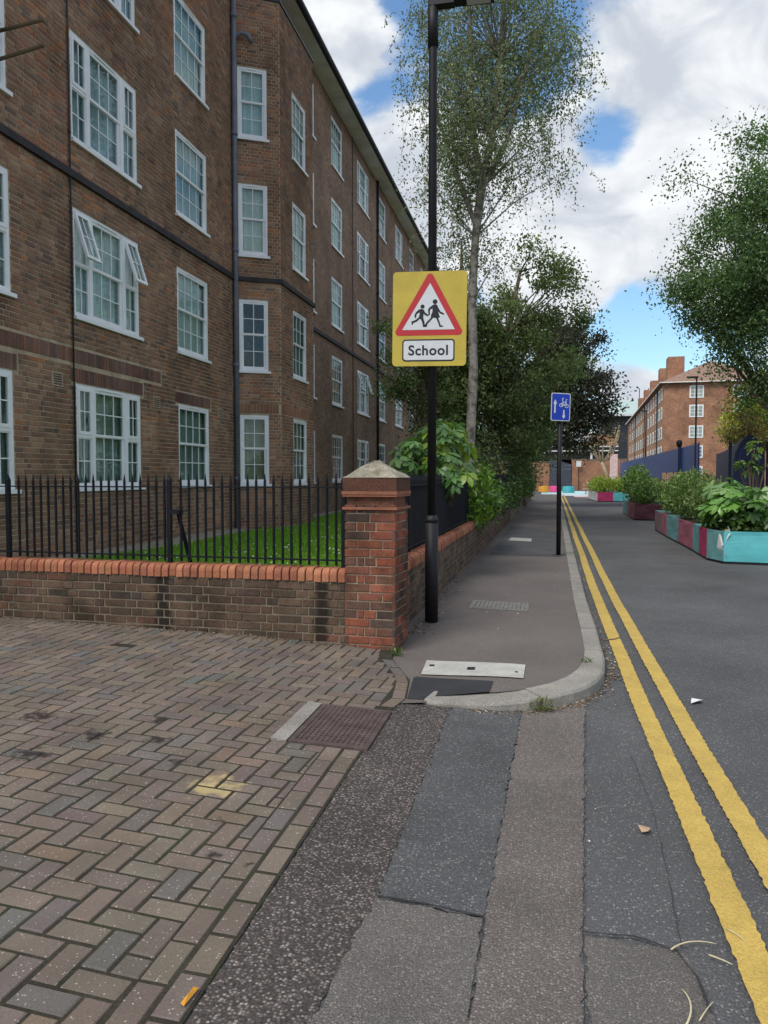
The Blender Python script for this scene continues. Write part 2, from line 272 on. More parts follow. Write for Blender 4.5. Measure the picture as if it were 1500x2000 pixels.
class MB:
    def __init__(s): s.v = []; s.f = []; s.c = []
    def add(s, V, F, c=(1, 1, 1)):
        b = len(s.v); s.v += [tuple(x) for x in V]; s.f += [tuple(i + b for i in f) for f in F]; s.c += [c]*len(V); return s
    def box(s, x0, x1, y0, y1, z0, z1, c=(1, 1, 1), M=None):
        V = [(x0, y0, z0), (x1, y0, z0), (x1, y1, z0), (x0, y1, z0), (x0, y0, z1), (x1, y0, z1), (x1, y1, z1), (x0, y1, z1)]
        if M is not None: V = [tuple(M @ Vector(v)) for v in V]
        return s.add(V, BOXF, c)
    def prism(s, poly, z0, z1, c=(1, 1, 1)):
        n = len(poly); z0 = z0 if hasattr(z0, '__len__') else [z0]*n; z1 = z1 if hasattr(z1, '__len__') else [z1]*n
        V = [(p[0], p[1], z0[i]) for i, p in enumerate(poly)] + [(p[0], p[1], z1[i]) for i, p in enumerate(poly)]
        return s.add(V, [tuple(range(n))[::-1], tuple(range(n, 2*n))] + [(i, (i+1) % n, n + (i+1) % n, n+i) for i in range(n)], c)
    def tube(s, pts, rad, n=8, c=(1, 1, 1), cap=True):
        pts = [Vector(p) for p in pts]; rad = [float(q) for q in rad] if hasattr(rad, '__len__') else [float(rad)]*len(pts); V = []; F = []
        for i, p in enumerate(pts):
            d = (pts[min(i+1, len(pts)-1)] - pts[max(i-1, 0)]).normalized(); a = d.orthogonal().normalized() if i == 0 else (a - d*a.dot(d)).normalized(); b = d.cross(a)
            V += [tuple(p + rad[i]*(math.cos(2*math.pi*k/n)*a + math.sin(2*math.pi*k/n)*b)) for k in range(n)]
        for i in range(len(pts)-1):
            for k in range(n): F.append((i*n+k, i*n+(k+1) % n, (i+1)*n+(k+1) % n, (i+1)*n+k))
        if cap: F += [tuple(range(n))[::-1], tuple(range((len(pts)-1)*n, len(pts)*n))]
        return s.add(V, F, c)
    def build(s, name, material, parent=None, smooth=False, loc=None): return npmesh(name, np.array(s.v), s.f, material, parent, np.array(s.c), smooth, loc)
def jit(c, a=.12): k = 1 + random.uniform(-a, a); return tuple(max(0, x*k*(1 + random.uniform(-.04, .04))) for x in c)
def clip(poly, a, b, c):
    """keep the side a*x+b*y<=c"""
    out = []
    for i in range(len(poly)):
        p, q = poly[i], poly[(i+1) % len(poly)]; dp, dq = a*p[0]+b*p[1]-c, a*q[0]+b*q[1]-c
        if dp <= 0: out.append(p)
        if dp*dq < 0: t = dp/(dp-dq); out.append((p[0]+t*(q[0]-p[0]), p[1]+t*(q[1]-p[1])))
    return out
def area(p): return abs(sum(p[i][0]*p[(i+1) % len(p)][1] - p[(i+1) % len(p)][0]*p[i][1] for i in range(len(p))))/2
def bend(y): return .013*max(0.0, y-9)

# ------------------------------------------------------------------ ground, road, drive
def ramp(x): d = max(0.0, -.95-x); return .045*min(d, 1.5) + .02*max(0.0, d-1.5)
def sm(t): t = max(0.0, min(1.0, t)); return t*t*(3-2*t)
g = npmesh('ground', [(-700, -300, -.06), (700, -300, -.06), (700, 1200, -.06), (-700, 1200, -.06)], [(0, 1, 2, 3)], 'ground_dull'); tag(g, 'dull grey ground reaching out beyond the street', 'ground', kind='structure')
road = npmesh('road', [(-1.6, -12, 0), (9.0, -12, 0), (9.0, 82, 0), (-1.6, 82, 0)], [(0, 1, 2, 3)], 'road_tar'); tag(road, 'grey tarmac street with double yellow lines', 'road', kind='structure')
def ragged(name, pts, z, material, label, step=.03, amp=.006, cat='road patch'):
    P = []
    for i in range(len(pts)):
        a, b = Vector(pts[i]), Vector(pts[(i+1) % len(pts)]); n = max(1, int((b-a).length/step)); nn = Vector((-(b-a).y, (b-a).x)).normalized()
        for k in range(n):
            q = a + (b-a)*k/n + (nn*random.gauss(0, amp) if k else Vector((0, 0))); P.append((q.x, q.y, z))
    return tag(npmesh(name, P, [tuple(range(len(P)))], material), label, cat, kind='structure')
ragged('tarmac_patch', [(-.95, -2), (-.68, -2), (-.61, 1.95), (-.565, 2.6), (-.575, 4.92), (-.80, 4.98), (-.90, 4.98), (-.95, 4.72)], .0045, 'tar_coarse', 'coarse stony tarmac strip along the block paving')
ragged('tarmac_patch', [(-.565, 2.6), (-.185, 2.55), (-.12, 4.98), (-.35, 4.92), (-.57, 4.9)], .0085, 'tar_dark', 'dark smooth tarmac patch in front of the curved kerb')
ragged('tarmac_patch', [(-.68, -2), (-.2, -2), (-.19, 2.04), (-.185, 2.55), (-.565, 2.6), (-.61, 1.95)], .0065, 'tar_mid', 'paler brownish tarmac patch below the dark patch')
ragged('tarmac_patch', [(-.195, -2), (.06, -2), (.12, 2.1), (.14, 2.52), (.27, 4.95), (.27, 5.25), (-.05, 5.0), (-.12, 5.0), (-.185, 2.55)], .005, 'tar_pink', 'pinkish gritty tarmac strip running up to the curved kerb')
ragged('tarmac_patch', [(.09, -2), (.55, -2), (.47, 2.35), (.44, 2.49), (.14, 2.52)], .0055, 'tar_mid', 'worn brown tarmac patch beside the yellow line')
def line_mark(x0, x1, label):
    V = []; F = []; ys = list(np.arange(-2, 12, .025)) + list(np.arange(12, 66, 1.0))
    for y in ys:
        w = .004 if y < 12 else 0; wob = .005*math.sin(y*.9) + .002*math.sin(y*2.3+x0*9)
        V += [(x0 + bend(y) + wob + random.gauss(0, w*.6), y, .0135), (x1 + bend(y) + wob + random.gauss(0, w*.6), y, .0135)]
    for i in range(len(ys)-1): F.append((2*i, 2*i+1, 2*i+3, 2*i+2))
    return npmesh('yellow_line', V, F, 'yellow_paint', road)
line_mark(.59, .70, ''); line_mark(.80, .905, '')
tag(npmesh('painted_ground', [(-.2, 62, .006), (6.4, 62, .006), (6.4, 79, .006), (-.2, 79, .006)], [(0, 1, 2, 3)], 'paint_mint', road))
tag(npmesh('painted_ground', [(.9, 60.3, .008), (6.4, 60.3, .008), (6.4, 63, .008), (.9, 63, .008)], [(0, 1, 2, 3)], 'paint_white', road))
tag(npmesh('painted_ground', [(2.2, 56.5, .007), (4.2, 56.5, .007), (4.2, 60.2, .007), (2.2, 60.2, .007)], [(0, 1, 2, 3)], 'paint_pinkish', road))
mb = MB()
mb = MB()  # thin cracks sealed along the patches: dark narrow strips
def crack(pts, w=.012, z=.0155):
    V = []; F = []; P = []
    for i in range(len(pts)-1):
        a, b = Vector(pts[i]), Vector(pts[i+1]); n = max(2, int((b-a).length/.03))
        P += [a + (b-a)*k/n for k in range(n)]
    P.append(Vector(pts[-1]))
    for i, p in enumerate(P):
        d = (P[min(i+1, len(P)-1)] - P[max(i-1, 0)]).normalized(); n = Vector((-d.y, d.x)); o = random.gauss(0, .0018); h = w*random.uniform(.1, .5)
        V += [(*(p + n*(o+h)), z), (*(p + n*(o-h)), z)]
    for i in range(len(P)-1): F.append((2*i, 2*i+1, 2*i+3, 2*i+2))
    return npmesh('crack', V, F, 'tar_new', road)
crack([(-.565, 2.6), (-.38, 2.58), (-.185, 2.545)]); crack([(.14, 2.52), (.3, 2.53), (.42, 2.48), (.46, 2.36), (.47, 2.2)]); crack([(.12, 2.0), (.14, 2.52), (.27, 4.95)], .004)
crack([(-.19, 2.04), (-.185, 2.55)], .004)
crack([(.44, 2.49), (.47, 3.0), (.49, 3.6), (.47, 4.2)], .004)

# block paving of the drive
WALL_A = Vector((-1.66, 6.37)); WALL_D = Vector((-1, .045)).normalized()       # front wall: face line, running away from the pillar
def wall_front_y(x): return WALL_A.y + (WALL_A.x - x)*.045
def xb(y):
    pts = [(-3, -.95), (4.7, -.95), (5.0, -.89), (5.5, -.95), (6.07, -1.2), (6.5, -1.25)]
    return float(np.interp(y, [p[0] for p in pts], [p[1] for p in pts]))
xs = list(np.linspace(-9, -.95, 24)); V = []; F = []; ys = list(np.linspace(-3, 4.7, 10)) + list(np.linspace(4.8, 7.2, 12))
for y in ys:
    for i, x in enumerate(xs):
        xx = x if i < len(xs)-1 else xb(y); V.append((min(xx, xb(y)), y, ramp(xx) - .011 + (.0 if xx < -1 else 0.0)))
n = len(xs)
for j in range(len(ys)-1):
    for i in range(n-1): F.append((j*n+i, j*n+i+1, (j+1)*n+i+1, (j+1)*n+i))
V = [(a, b, c + .0195) for a, b, c in V]
drive = npmesh('driveway', V, F, 'sand_joint'); tag(drive, 'mossy joint sand under the block paving of the drive', 'driveway', kind='structure')
GR = (-1.375, -.925, 4.0, 4.70)      # drain grate
pav = []
def paver(poly, col):
    x0, x1, y0, y1 = GR[0]-.105, GR[1]+.05, GR[2]-.012, GR[3]+.012; px = [p[0] for p in poly]; py = [p[1] for p in poly]; out = [poly]
    if max(px) > x0 and min(px) < x1 and max(py) > y0 and min(py) < y1:      # cut round the drain grate
        rt = clip(poly, -1, 0, -x0); out = [clip(poly, 1, 0, x0)] + ([clip(rt, 0, 1, y0), clip(rt, 0, -1, -y1)] if len(rt) > 2 else [])
    for q in out:
        if len(q) > 2 and area(q) > .0012: pav.append((q, col))
PC = [((.150, .120, .097), 8), ((.162, .130, .104), 5), ((.142, .111, .096), 4), ((.13, .112, .102), 2), ((.115, .112, .105), .8), ((.172, .128, .095), 1)]
def pcol(): return jit(random.choices([c for c, w in PC], [w for c, w in PC])[0], .09)
ang = R(-2.5); ca, sa = math.cos(ang), math.sin(ang); w = .1; gap = .0068
for r in range(-75, 60):
    for c in range(-40, 40):
        for (ux, uy, lx, ly) in ((r+4*c, r, 2, 1), (r+3+4*c, r, 1, 2)):
            q = [(ux*w+gap, uy*w+gap), ((ux+lx)*w-gap, uy*w+gap), ((ux+lx)*w-gap, (uy+ly)*w-gap), (ux*w+gap, (uy+ly)*w-gap)]
            q = [(-1.17 + a*ca - b*sa, 4.0 + a*sa + b*ca) for a, b in q]
            mx, my = sum(p[0] for p in q)/4, sum(p[1] for p in q)/4
            if not (-7.2 < mx < -.8 and .2 < my < 7.0): continue
            lim = -1.157 if my < 4.72 else xb(my) - .108
            q = clip(q, 1, 0, lim); 
            if len(q) < 3: continue
            q = clip(q, .045, 1, WALL_A.y + WALL_A.x*.045 + .0)
            if len(q) < 3: continue
            paver(q, pcol())
y = .2
while y < 6.0:      # edging courses laid along the border
    for k, ofs in ((0, 0), (1, .07)):
        a, b = y + ofs + gap, y + ofs + .2 - gap
        if a < 4.72 < b: b = 4.715
        base = (lambda t: -.95) if b < 4.72 else (xb if k == 0 else xb)
        if b < 4.72: q = [(-1.157 + k*.102 + gap, a), (-1.057 + k*.102 - gap, a), (-1.057 + k*.102 - gap, b), (-1.157 + k*.102 + gap, b)]
        elif k == 0: q = [(xb(a)-.1+gap, a), (xb(a)-gap, a), (xb(b)-gap, b), (xb(b)-.1+gap, b)]
        else: continue
        paver(q, pcol())
    y += .2
pav = sorted(pav, key=lambda t: (lambda s: s[0] if s[1] else 1e8+s[0])(seen((sum(p[0] for p in t[0])/len(t[0]), sum(p[1] for p in t[0])/len(t[0]), 0))))
def paver_geo(mb, poly, col):
    top = random.gauss(0, .0012); tx, ty = random.gauss(0, .006), random.gauss(0, .006)
    cx = sum(p[0] for p in poly)/len(poly); cy = sum(p[1] for p in poly)/len(poly); n = len(poly)
    z = lambda p: ramp(p[0]) + .012 + top + (p[0]-cx)*tx + (p[1]-cy)*ty
    inn = []
    for p in poly:
        d = Vector((cx-p[0], cy-p[1])); d = d.normalized()*min(.006, d.length*.3); inn.append((p[0]+d.x, p[1]+d.y))
    V = [(p[0], p[1], z(p)-.022) for p in poly] + [(p[0], p[1], z(p)-.004) for p in poly] + [(p[0], p[1], z(p)) for p in inn]
    F = [tuple(range(2*n, 3*n))]
    for i in range(n): j = (i+1) % n; F += [(i, j, n+j, n+i), (n+i, n+j, 2*n+j, 2*n+i)]
    mb.add(V, F, col)
rest = MB()
for i, (poly, col) in enumerate(pav):
    if i < 300: m1 = MB(); paver_geo(m1, poly, col); m1.build('paver', 'paver', drive)
    else: paver_geo(rest, poly, col)
tag(rest.build('block_paving', 'paver', drive), kind='stuff')

# drain grate
gx0, gx1, gy0, gy1 = GR
grate = thing('drain_grate', 'square rusty cast iron drain grate full of holes in the drive', 'drain', (-1.15, 4.35, 0))
zt = .019
m1 = MB(); m1.box(gx0, gx1, gy0, gy0+.03, -.05, zt); m1.box(gx0, gx1, gy1-.03, gy1, -.05, zt); m1.box(gx0, gx0+.03, gy0+.03, gy1-.03, -.05, zt); m1.box(gx1-.03, gx1, gy0+.03, gy1-.03, -.05, zt); m1.build('frame', 'cast_iron', grate)
for k in range(13):
    x = gx0 + .03 + (gx1-gx0-.06)*(k+.5)/13; MB().box(x-.009, x+.009, gy0+.03, gy1-.03, -.04, zt-.002).build('bar', 'cast_iron', grate)
m1 = MB()
for k in range(17):
    yy = gy0 + .03 + (gy1-gy0-.06)*(k+.5)/17; m1.box(gx0+.03, gx1-.03, yy-.009, yy+.009, -.04, zt-.003)
m1.build('cross_bars', 'cast_iron', grate)
m1 = MB(); m1.box(gx0, gx1, gy0, gy1, -.12, -.05); m1.build('pit', 'dark_void', grate)
tag(MB().prism([(gx0-.10, gy0-.005), (gx0-.012, gy0+.0), (gx0-.012, gy1+.0), (gx0-.10, gy1+.005)], -.02, [.024, .018, .018, .026]).build('concrete_haunch', 'granite'), 'rough pale concrete strip along the edge of the drain grate', 'concrete strip')

for o_ in list(grate.children) + [bpy.data.objects['concrete_haunch']]:      # the ironwork follows the fall of the drive
    for v in o_.data.vertices: v.co.z += ramp(v.co.x + (grate.location.x if o_.parent else 0.0))

# kerb and pavement
KERB = [(-.76, 4.93), (-.62, 4.90), (-.45, 4.875), (-.27, 4.865), (-.08, 4.92), (.08, 5.02), (.21, 5.14), (.31, 5.29), (.39, 5.48), (.445, 5.72), (.475, 6.0), (.49, 6.4)]
for y in np.arange(7.3, 62, .9): KERB.append((.5 + bend(y), y))
def off(path, d):
    out = []
    for i, p in enumerate(path):
        a, b = Vector(path[max(i-1, 0)]), Vector(path[min(i+1, len(path)-1)]); t = (b-a).normalized(); n = Vector((-t.y, t.x)); dd = d(i) if callable(d) else d; out.append((p[0]+n.x*dd, p[1]+n.y*dd))
    return out
KIN = off(KERB, lambda i: .215 - .065*sm((i-7)/4))
def kz(i): return .035 + .055*sm(i/6)
kerb = thing('kerb', 'pale granite kerb curving round the pavement corner', 'kerb'); tag(kerb, kind='structure')
def kerb_stone(idx):
    V = []; F = []; dz = random.gauss(0, .002); m = len(idx)
    for j, i in enumerate(idx):
        i0 = min(int(i), len(KERB)-2); t = i - i0
        o = Vector(KERB[i0])*(1-t) + Vector(KERB[i0+1])*t; q = Vector(KIN[i0])*(1-t) + Vector(KIN[i0+1])*t; z = kz(i) + dz; d = (q-o).normalized()
        for p, h in ((o, -.05), (o + d*.004, z-.022), (o + d*.018, z-.004), (o + d*.032, z), (q, z+.001), (q, -.05)): V.append((p.x + random.gauss(0, .0012), p.y + random.gauss(0, .0012), h))
    for j in range(m-1):
        for k in range(5): a = j*6+k; F.append((a, a+1, a+7, a+6))
    F += [(0, 1, 2, 3, 4, 5), tuple(range((m-1)*6+5, (m-1)*6-1, -1))]
    return npmesh('kerb_stone', V, F, 'granite', kerb)
kerb_stone(list(np.linspace(0, 4.47, 14))); kerb_stone(list(np.linspace(4.52, 9.45, 14))); kerb_stone([9.5, 10, 10.5, 10.97])
for i in range(11, len(KERB)-1): kerb_stone([i + .012, i + .5, i + .985])
def zp(x, y):
    k = sm((y-6.2)/1.2); a = .088*sm((x+1.15)/1.15); return max(.004, a*(1-k) + .088*k)
V = []; F = []; rows = list(np.arange(4.9, 7.6, .06)) + list(np.arange(7.6, 62, .8)); nc = 16
kin_y = [p[1] for p in KIN if True]; kin_x = [p[0] for p in KIN]
def right_edge(y):
    for i in range(len(KIN)-1):
        if KIN[i][1] <= y <= KIN[i+1][1] and KIN[i+1][1] > KIN[i][1]:
            t = (y-KIN[i][1])/(KIN[i+1][1]-KIN[i][1]); return KIN[i][0] + t*(KIN[i+1][0]-KIN[i][0])
    return KIN[0][0] if y < KIN[0][1] else KIN[-1][0]
for y in rows:
    l = xb(y) + .004 if y < 6.3 else -1.30 + bend(y); r = max(l + .02, right_edge(y) + .01) if y > KIN[0][1] else -.745
    for k in range(nc): x = l + (r-l)*k/(nc-1); V.append((x, y, zp(x, y)))
for j in range(len(rows)-1):
    for k in range(nc-1): F.append((j*nc+k, j*nc+k+1, (j+1)*nc+k+1, (j+1)*nc+k))
b0_ = len(V)
for i in range(1, 8):
    for k in range(5): q_ = Vector(KIN[i]).lerp(Vector((KIN[i][0], 5.75)), k/4); e_ = .004 if k == 0 else .0; V.append((q_.x - (.0 if i else .01), q_.y - e_*4, zp(q_.x, q_.y) - .0015))
for i in range(6):
    for k in range(4): a_ = b0_ + i*5 + k; F.append((a_, a_+5, a_+6, a_+1))
pavement = npmesh('pavement', V, F, 'pavement_tar'); tag(pavement, 'brownish grey tarmac pavement beside the low wall', 'pavement', kind='structure')
def on_pave(name, pts, lift, material, parent, n=8):
    """a thin sheet laid on the pavement between four corners"""
    a, b, c, d = [Vector(p) for p in pts]; V = []; F = []
    for j in range(n+1):
        for i in range(n+1):
            s, t = i/n, j/n; p = a*(1-s)*(1-t) + b*s*(1-t) + c*s*t + d*(1-s)*t; V.append((p.x, p.y, zp(p.x, p.y) + lift))
    for j in range(n):
        for i in range(n): k = j*(n+1)+i; F.append((k, k+1, k+n+2, k+n+1))
    return npmesh(name, V, F, material, parent)
on_pave('dark_patch', [(-.88, 4.99), (-.76, 4.96), (-.62, 5.35), (-.93, 5.56)], .004, 'tar_new', pavement); on_pave('dark_patch', [(-.78, 5.0), (-.34, 5.06), (-.33, 5.33), (-.92, 5.57)], .0055, 'tar_new', pavement)
tag(on_pave('inspection_cover', [(-.885, 5.62), (-.125, 5.38), (-.12, 5.77), (-.91, 6.07)], .009, 'cover_plate', None), 'pale grey rectangular inspection cover in the pavement corner', 'manhole cover')
cv = bpy.data.objects['inspection_cover']
on_pave('key_hole', [(-.55, 5.68), (-.49, 5.66), (-.49, 5.74), (-.55, 5.76)], .0115, 'sign_black', cv, 2)
on_pave('key_hole', [(-.19, 5.54), (-.17, 5.53), (-.17, 5.56), (-.19, 5.57)], .0115, 'sign_black', cv, 2); on_pave('key_hole', [(-.86, 5.86), (-.82, 5.85), (-.82, 5.9), (-.86, 5.91)], .0115, 'sign_black', cv, 2)
iv = thing('grid_cover', 'ribbed grey metal cover set flush in the pavement beside the lamp post', 'manhole cover', (-.45, 8.42, .09))
on_pave('frame', [(-.77, 8.18), (-.14, 8.1), (-.14, 8.6), (-.77, 8.72)], .004, 'rustplate', iv)
for k in range(14):
    x = -.74 + k*.044; MB().box(x, x+.022, 8.2 - (x+.74)*.1, 8.66 - (x+.74)*.12, .09, .101).build('rib', 'rustplate', iv)
on_pave('dark_patch', [(-.95, 13.9), (.3, 13.7), (.36, 20), (-.9, 22)], .004, 'tar_dark', pavement)
on_pave('pale_patch', [(-.75, 17.0), (-.25, 16.8), (-.25, 17.6), (-.72, 17.8)], .007, 'cover_plate', pavement, 2)

# ------------------------------------------------------------------ brickwork
def brick_geo(mb, O, u, n, a, b, z0, z1, proud, col, back=.03, bev=.004):
    """one brick lying on plane O with direction u (2D) and outward normal n (2D)"""
    pr = proud + random.gauss(0, .0018); V = []
    def P(s, d, z): return (O[0] + u[0]*s + n[0]*d, O[1] + u[1]*s + n[1]*d, z)
    j = lambda: random.gauss(0, .0012)
    for (s, z) in ((a, z0), (b, z0), (b, z1), (a, z1)): V.append(P(s, -back, z))
    for (s, z) in ((a + j(), z0 + j()), (b + j(), z0 + j()), (b + j(), z1 + j()), (a + j(), z1 + j())): V.append(P(s, pr - bev, z))
    e = bev
    for (s, z) in ((a+e, z0+e), (b-e, z0+e), (b-e, z1-e), (a+e, z1-e)): V.append(P(s, pr, z))
    F = [(8, 9, 10, 11)] + [(i, (i+1) % 4, 4+(i+1) % 4, 4+i) for i in range(4)] + [(4+i, 4+(i+1) % 4, 8+(i+1) % 4, 8+i) for i in range(4)]
    mb.add(V, F, col)
def lay_bricks(L, z0, z1, openings, bond='flemish', jt=.0125, course=.075, phase=0.0):
    out = []; r = 0; z = z0
    while z + .05 <= z1:
        zz0, zz1 = z + jt/2, min(z + course, z1) - jt/2; s = -phase; k = r % 2
        if bond == 'flemish': s -= .05 if r % 2 else .2187
        elif bond == 'stretcher': s -= .1125*(r % 2)
        i = 0
        while s < L:
            ln = .225 if bond == 'stretcher' else ((.225, .1125)[(i + r) % 2] if bond == 'flemish' else ((.225 if r % 2 else .1125)))
            segs = [(max(s, 0) + jt/2, min(s+ln, L) - jt/2)]
            for (u0, u1, w0, w1) in openings:
                if zz1 <= w0 + .012 or zz0 >= w1 - .012: continue
                ns = []
                for a, b in segs:
                    if b <= u0 or a >= u1: ns.append((a, b)); continue
                    if a < u0: ns.append((a, u0 - .002))
                    if b > u1: ns.append((u1 + .002, b))
                segs = ns
            out += [(a, b, zz0, zz1) for a, b in segs if b - a > .025]
            s += ln; i += 1
        z += course; r += 1
    return out
def emit(bricks, parent, material, single, stuffname='brickwork'):
    """bricks: (O,u,n,a,b,z0,z1,proud,col); the ones that show largest become objects"""
    key = []
    for i, b in enumerate(bricks):
        O, u, n, a, c, z0, z1 = b[:7]; s = (a+c)/2; p = (O[0]+u[0]*s, O[1]+u[1]*s, (z0+z1)/2); d, vis = seen(p)
        face = abs((p[0]*n[0] + p[1]*n[1])/max(math.hypot(p[0], p[1]), .1)); key.append(-(c-a)*(z1-z0)*face/d**2 if vis else 1)
    order = sorted(range(len(bricks)), key=lambda i: key[i]); rest = MB(); cnt = 0
    for i in order:
        if cnt < single and key[i] < 0: m1 = MB(); brick_geo(m1, *bricks[i]); m1.build('brick', material, parent); cnt += 1
        else: brick_geo(rest, *bricks[i])
    if rest.v: tag(rest.build(stuffname, material, parent), kind='stuff')
def panel(name, O, u, n, L, z0, z1, openings, material, parent, depth=0.0, reveal=.14):
    """wall face with real openings and their reveals"""
    us = sorted({0, L, *[v for o in openings for v in o[:2] if 0 < v < L]}); zs = sorted({z0, z1, *[v for o in openings for v in o[2:] if z0 < v < z1]}); m1 = MB()
    P = lambda s, d, z: (O[0]+u[0]*s+n[0]*d, O[1]+u[1]*s+n[1]*d, z)
    for i in range(len(us)-1):
        for k in range(len(zs)-1):
            a, b, c, d = us[i], us[i+1], zs[k], zs[k+1]
            if any(o[0] <= (a+b)/2 <= o[1] and o[2] <= (c+d)/2 <= o[3] for o in openings): continue
            m1.add([P(a, depth, c), P(b, depth, c), P(b, depth, d), P(a, depth, d)], [(0, 1, 2, 3)])
    for (a, b, c, d) in openings:
        r = depth - reveal
        m1.add([P(a, depth, c), P(b, depth, c), P(b, depth, d), P(a, depth, d), P(a, r, c), P(b, r, c), P(b, r, d), P(a, r, d)], [(0, 4, 5, 1), (1, 5, 6, 2), (2, 6, 7, 3), (3, 7, 4, 0)])
    return m1.build(name, material, parent)

# ------------------------------------------------------------------ windows
def uvbox(mb, O, u, n, a, b, d0, d1, z0, z1):
    V = [(O[0]+u[0]*s+n[0]*d, O[1]+u[1]*s+n[1]*d, z) for z in (z0, z1) for s, d in ((a, d0), (b, d0), (b, d1), (a, d1))]
    return mb.add(V, BOXF)
def sash(win, O, u, n, a, b, z0, z1, d, cols, rows, fw, near, bar=.0085, tilt=0.0):
    """a glazed light: frame, glazing bars, panes. tilt swings a top-hung light outwards"""
    def T(o):
        if not tilt: return o
        for v in o.data.vertices:
            w = v.co + Vector(o.parent.location) + Vector(o.parent.parent.location if o.parent.parent else (0, 0, 0))
            s = (w.x-O[0])*u[0] + (w.y-O[1])*u[1]; dd = (w.x-O[0])*n[0] + (w.y-O[1])*n[1]; h = z1 - w.z; e = dd - d
            s2, d2, z2 = s, d + h*math.sin(tilt) + e*math.cos(tilt), z1 - h*math.cos(tilt) + e*math.sin(tilt)
            nw = Vector((O[0]+u[0]*s2+n[0]*d2, O[1]+u[1]*s2+n[1]*d2, z2)); v.co += nw - w
        return o
    m1 = MB(); 
    uvbox(m1, O, u, n, a, a+fw, d-.02, d+.02, z0, z1); uvbox(m1, O, u, n, b-fw, b, d-.02, d+.02, z0, z1); uvbox(m1, O, u, n, a+fw, b-fw, d-.02, d+.02, z0, z0+fw); uvbox(m1, O, u, n, a+fw, b-fw, d-.02, d+.02, z1-fw, z1)
    T(m1.build('sash', 'upvc', win)); a, b, z0b, z1b = a+fw, b-fw, z0+fw, z1-fw; m1 = MB()
    for i in range(1, cols): s = a+(b-a)*i/cols; uvbox(m1, O, u, n, s-bar, s+bar, d-.009, d+.009, z0b, z1b)
    for i in range(1, rows): z = z0b+(z1b-z0b)*i/rows; uvbox(m1, O, u, n, a, b, d-.0105, d+.0105, z-bar, z+bar)
    if m1.v: T(m1.build('glazing_bars', 'upvc', win))
    C, Rw = (cols, rows) if near else (1, 1)
    for i in range(C):
        for k in range(Rw):
            m1 = MB(); g = bar if near else 0
            s0 = a+(b-a)*i/C + (g if i else 0); s1 = a+(b-a)*(i+1)/C - (g if i < C-1 else 0); q0 = z0b+(z1b-z0b)*k/Rw + (g if k else 0); q1 = z0b+(z1b-z0b)*(k+1)/Rw - (g if k < Rw-1 else 0)
            uvbox(m1, O, u, n, s0, s1, d-.004, d+.001, q0, q1); T(m1.build('pane', 'glass', win))
def window(parent, O, u, n, a, b, z0, z1, kind, near, curtain=None, open_=0.0):
    win = thing_part = bpy.data.objects.new('window', None)
    m1 = MB(); fw = .055; d0, d1 = -.075, -.012
    uvbox(m1, O, u, n, a, a+fw, d0, d1, z0, z1); uvbox(m1, O, u, n, b-fw, b, d0, d1, z0, z1); uvbox(m1, O, u, n, a+fw, b-fw, d0, d1, z1-fw, z1); uvbox(m1, O, u, n, a+fw, b-fw, d0, d1, z0, z0+fw)
    zm = z0 + (z1-z0)*.505; W = b-a
    if kind == 'wide':
        for f in (.245, .755): s = a+W*f; uvbox(m1, O, u, n, s-.045, s+.045, d0, d1+.004, z0+fw, z1-fw)
    win = m1.build('window', 'upvc', parent)
    m1 = MB(); uvbox(m1, O, u, n, a-.03, b+.05, -.06, .055, z0-.055, z0); m1.build('sill', 'upvc', win)
    m1 = MB(); uvbox(m1, O, u, n, a+W*.35, b-W*.35, d1, d1+.012, z1-.045, z1-.03); m1.build('trickle_vent', 'upvc', win)
    def dh(a, b, c):
        sash(win, O, u, n, a, b, zm, z1-fw, -.040, c, 2, .042, near); sash(win, O, u, n, a, b, z0+fw, zm+.04, -.062, c, 2, .05, near)
    if kind == 'wide':
        l, r = a+W*.245-.045, a+W*.755+.045; dh(l+.09, r-.09, 3)
        for (s0, s1) in ((a+fw, l), (r, b-fw)):
            if near: m1 = MB(); uvbox(m1, O, u, n, s0, s1, d0, d1, zm-.03, zm+.02); m1.build('transom', 'upvc', win)
            sash(win, O, u, n, s0, s1, zm+.02, z1-fw, -.022, 2, 2, .05, near, tilt=open_); sash(win, O, u, n, s0, s1, z0+fw, zm-.03, -.045, 2, 2, .02, near)
    else: dh(a+fw, b-fw, {'four': 4, 'three': 3, 'two': 2}[kind])
    if curtain:
        m1 = MB(); V = []; F = []; k = int(W/.035)
        for i in range(k+1):
            s = a + .02 + (W-.04)*i/k; d = -.13 + .014*math.sin(i*1.9) + random.gauss(0, .003)
            for z in (z0+.02, z1-.02): V.append((O[0]+u[0]*s+n[0]*d, O[1]+u[1]*s+n[1]*d, z))
        for i in range(k): F.append((2*i, 2*i+2, 2*i+3, 2*i+1))
        npmesh('curtain', V, F, curtain, win, smooth=True)
    return win

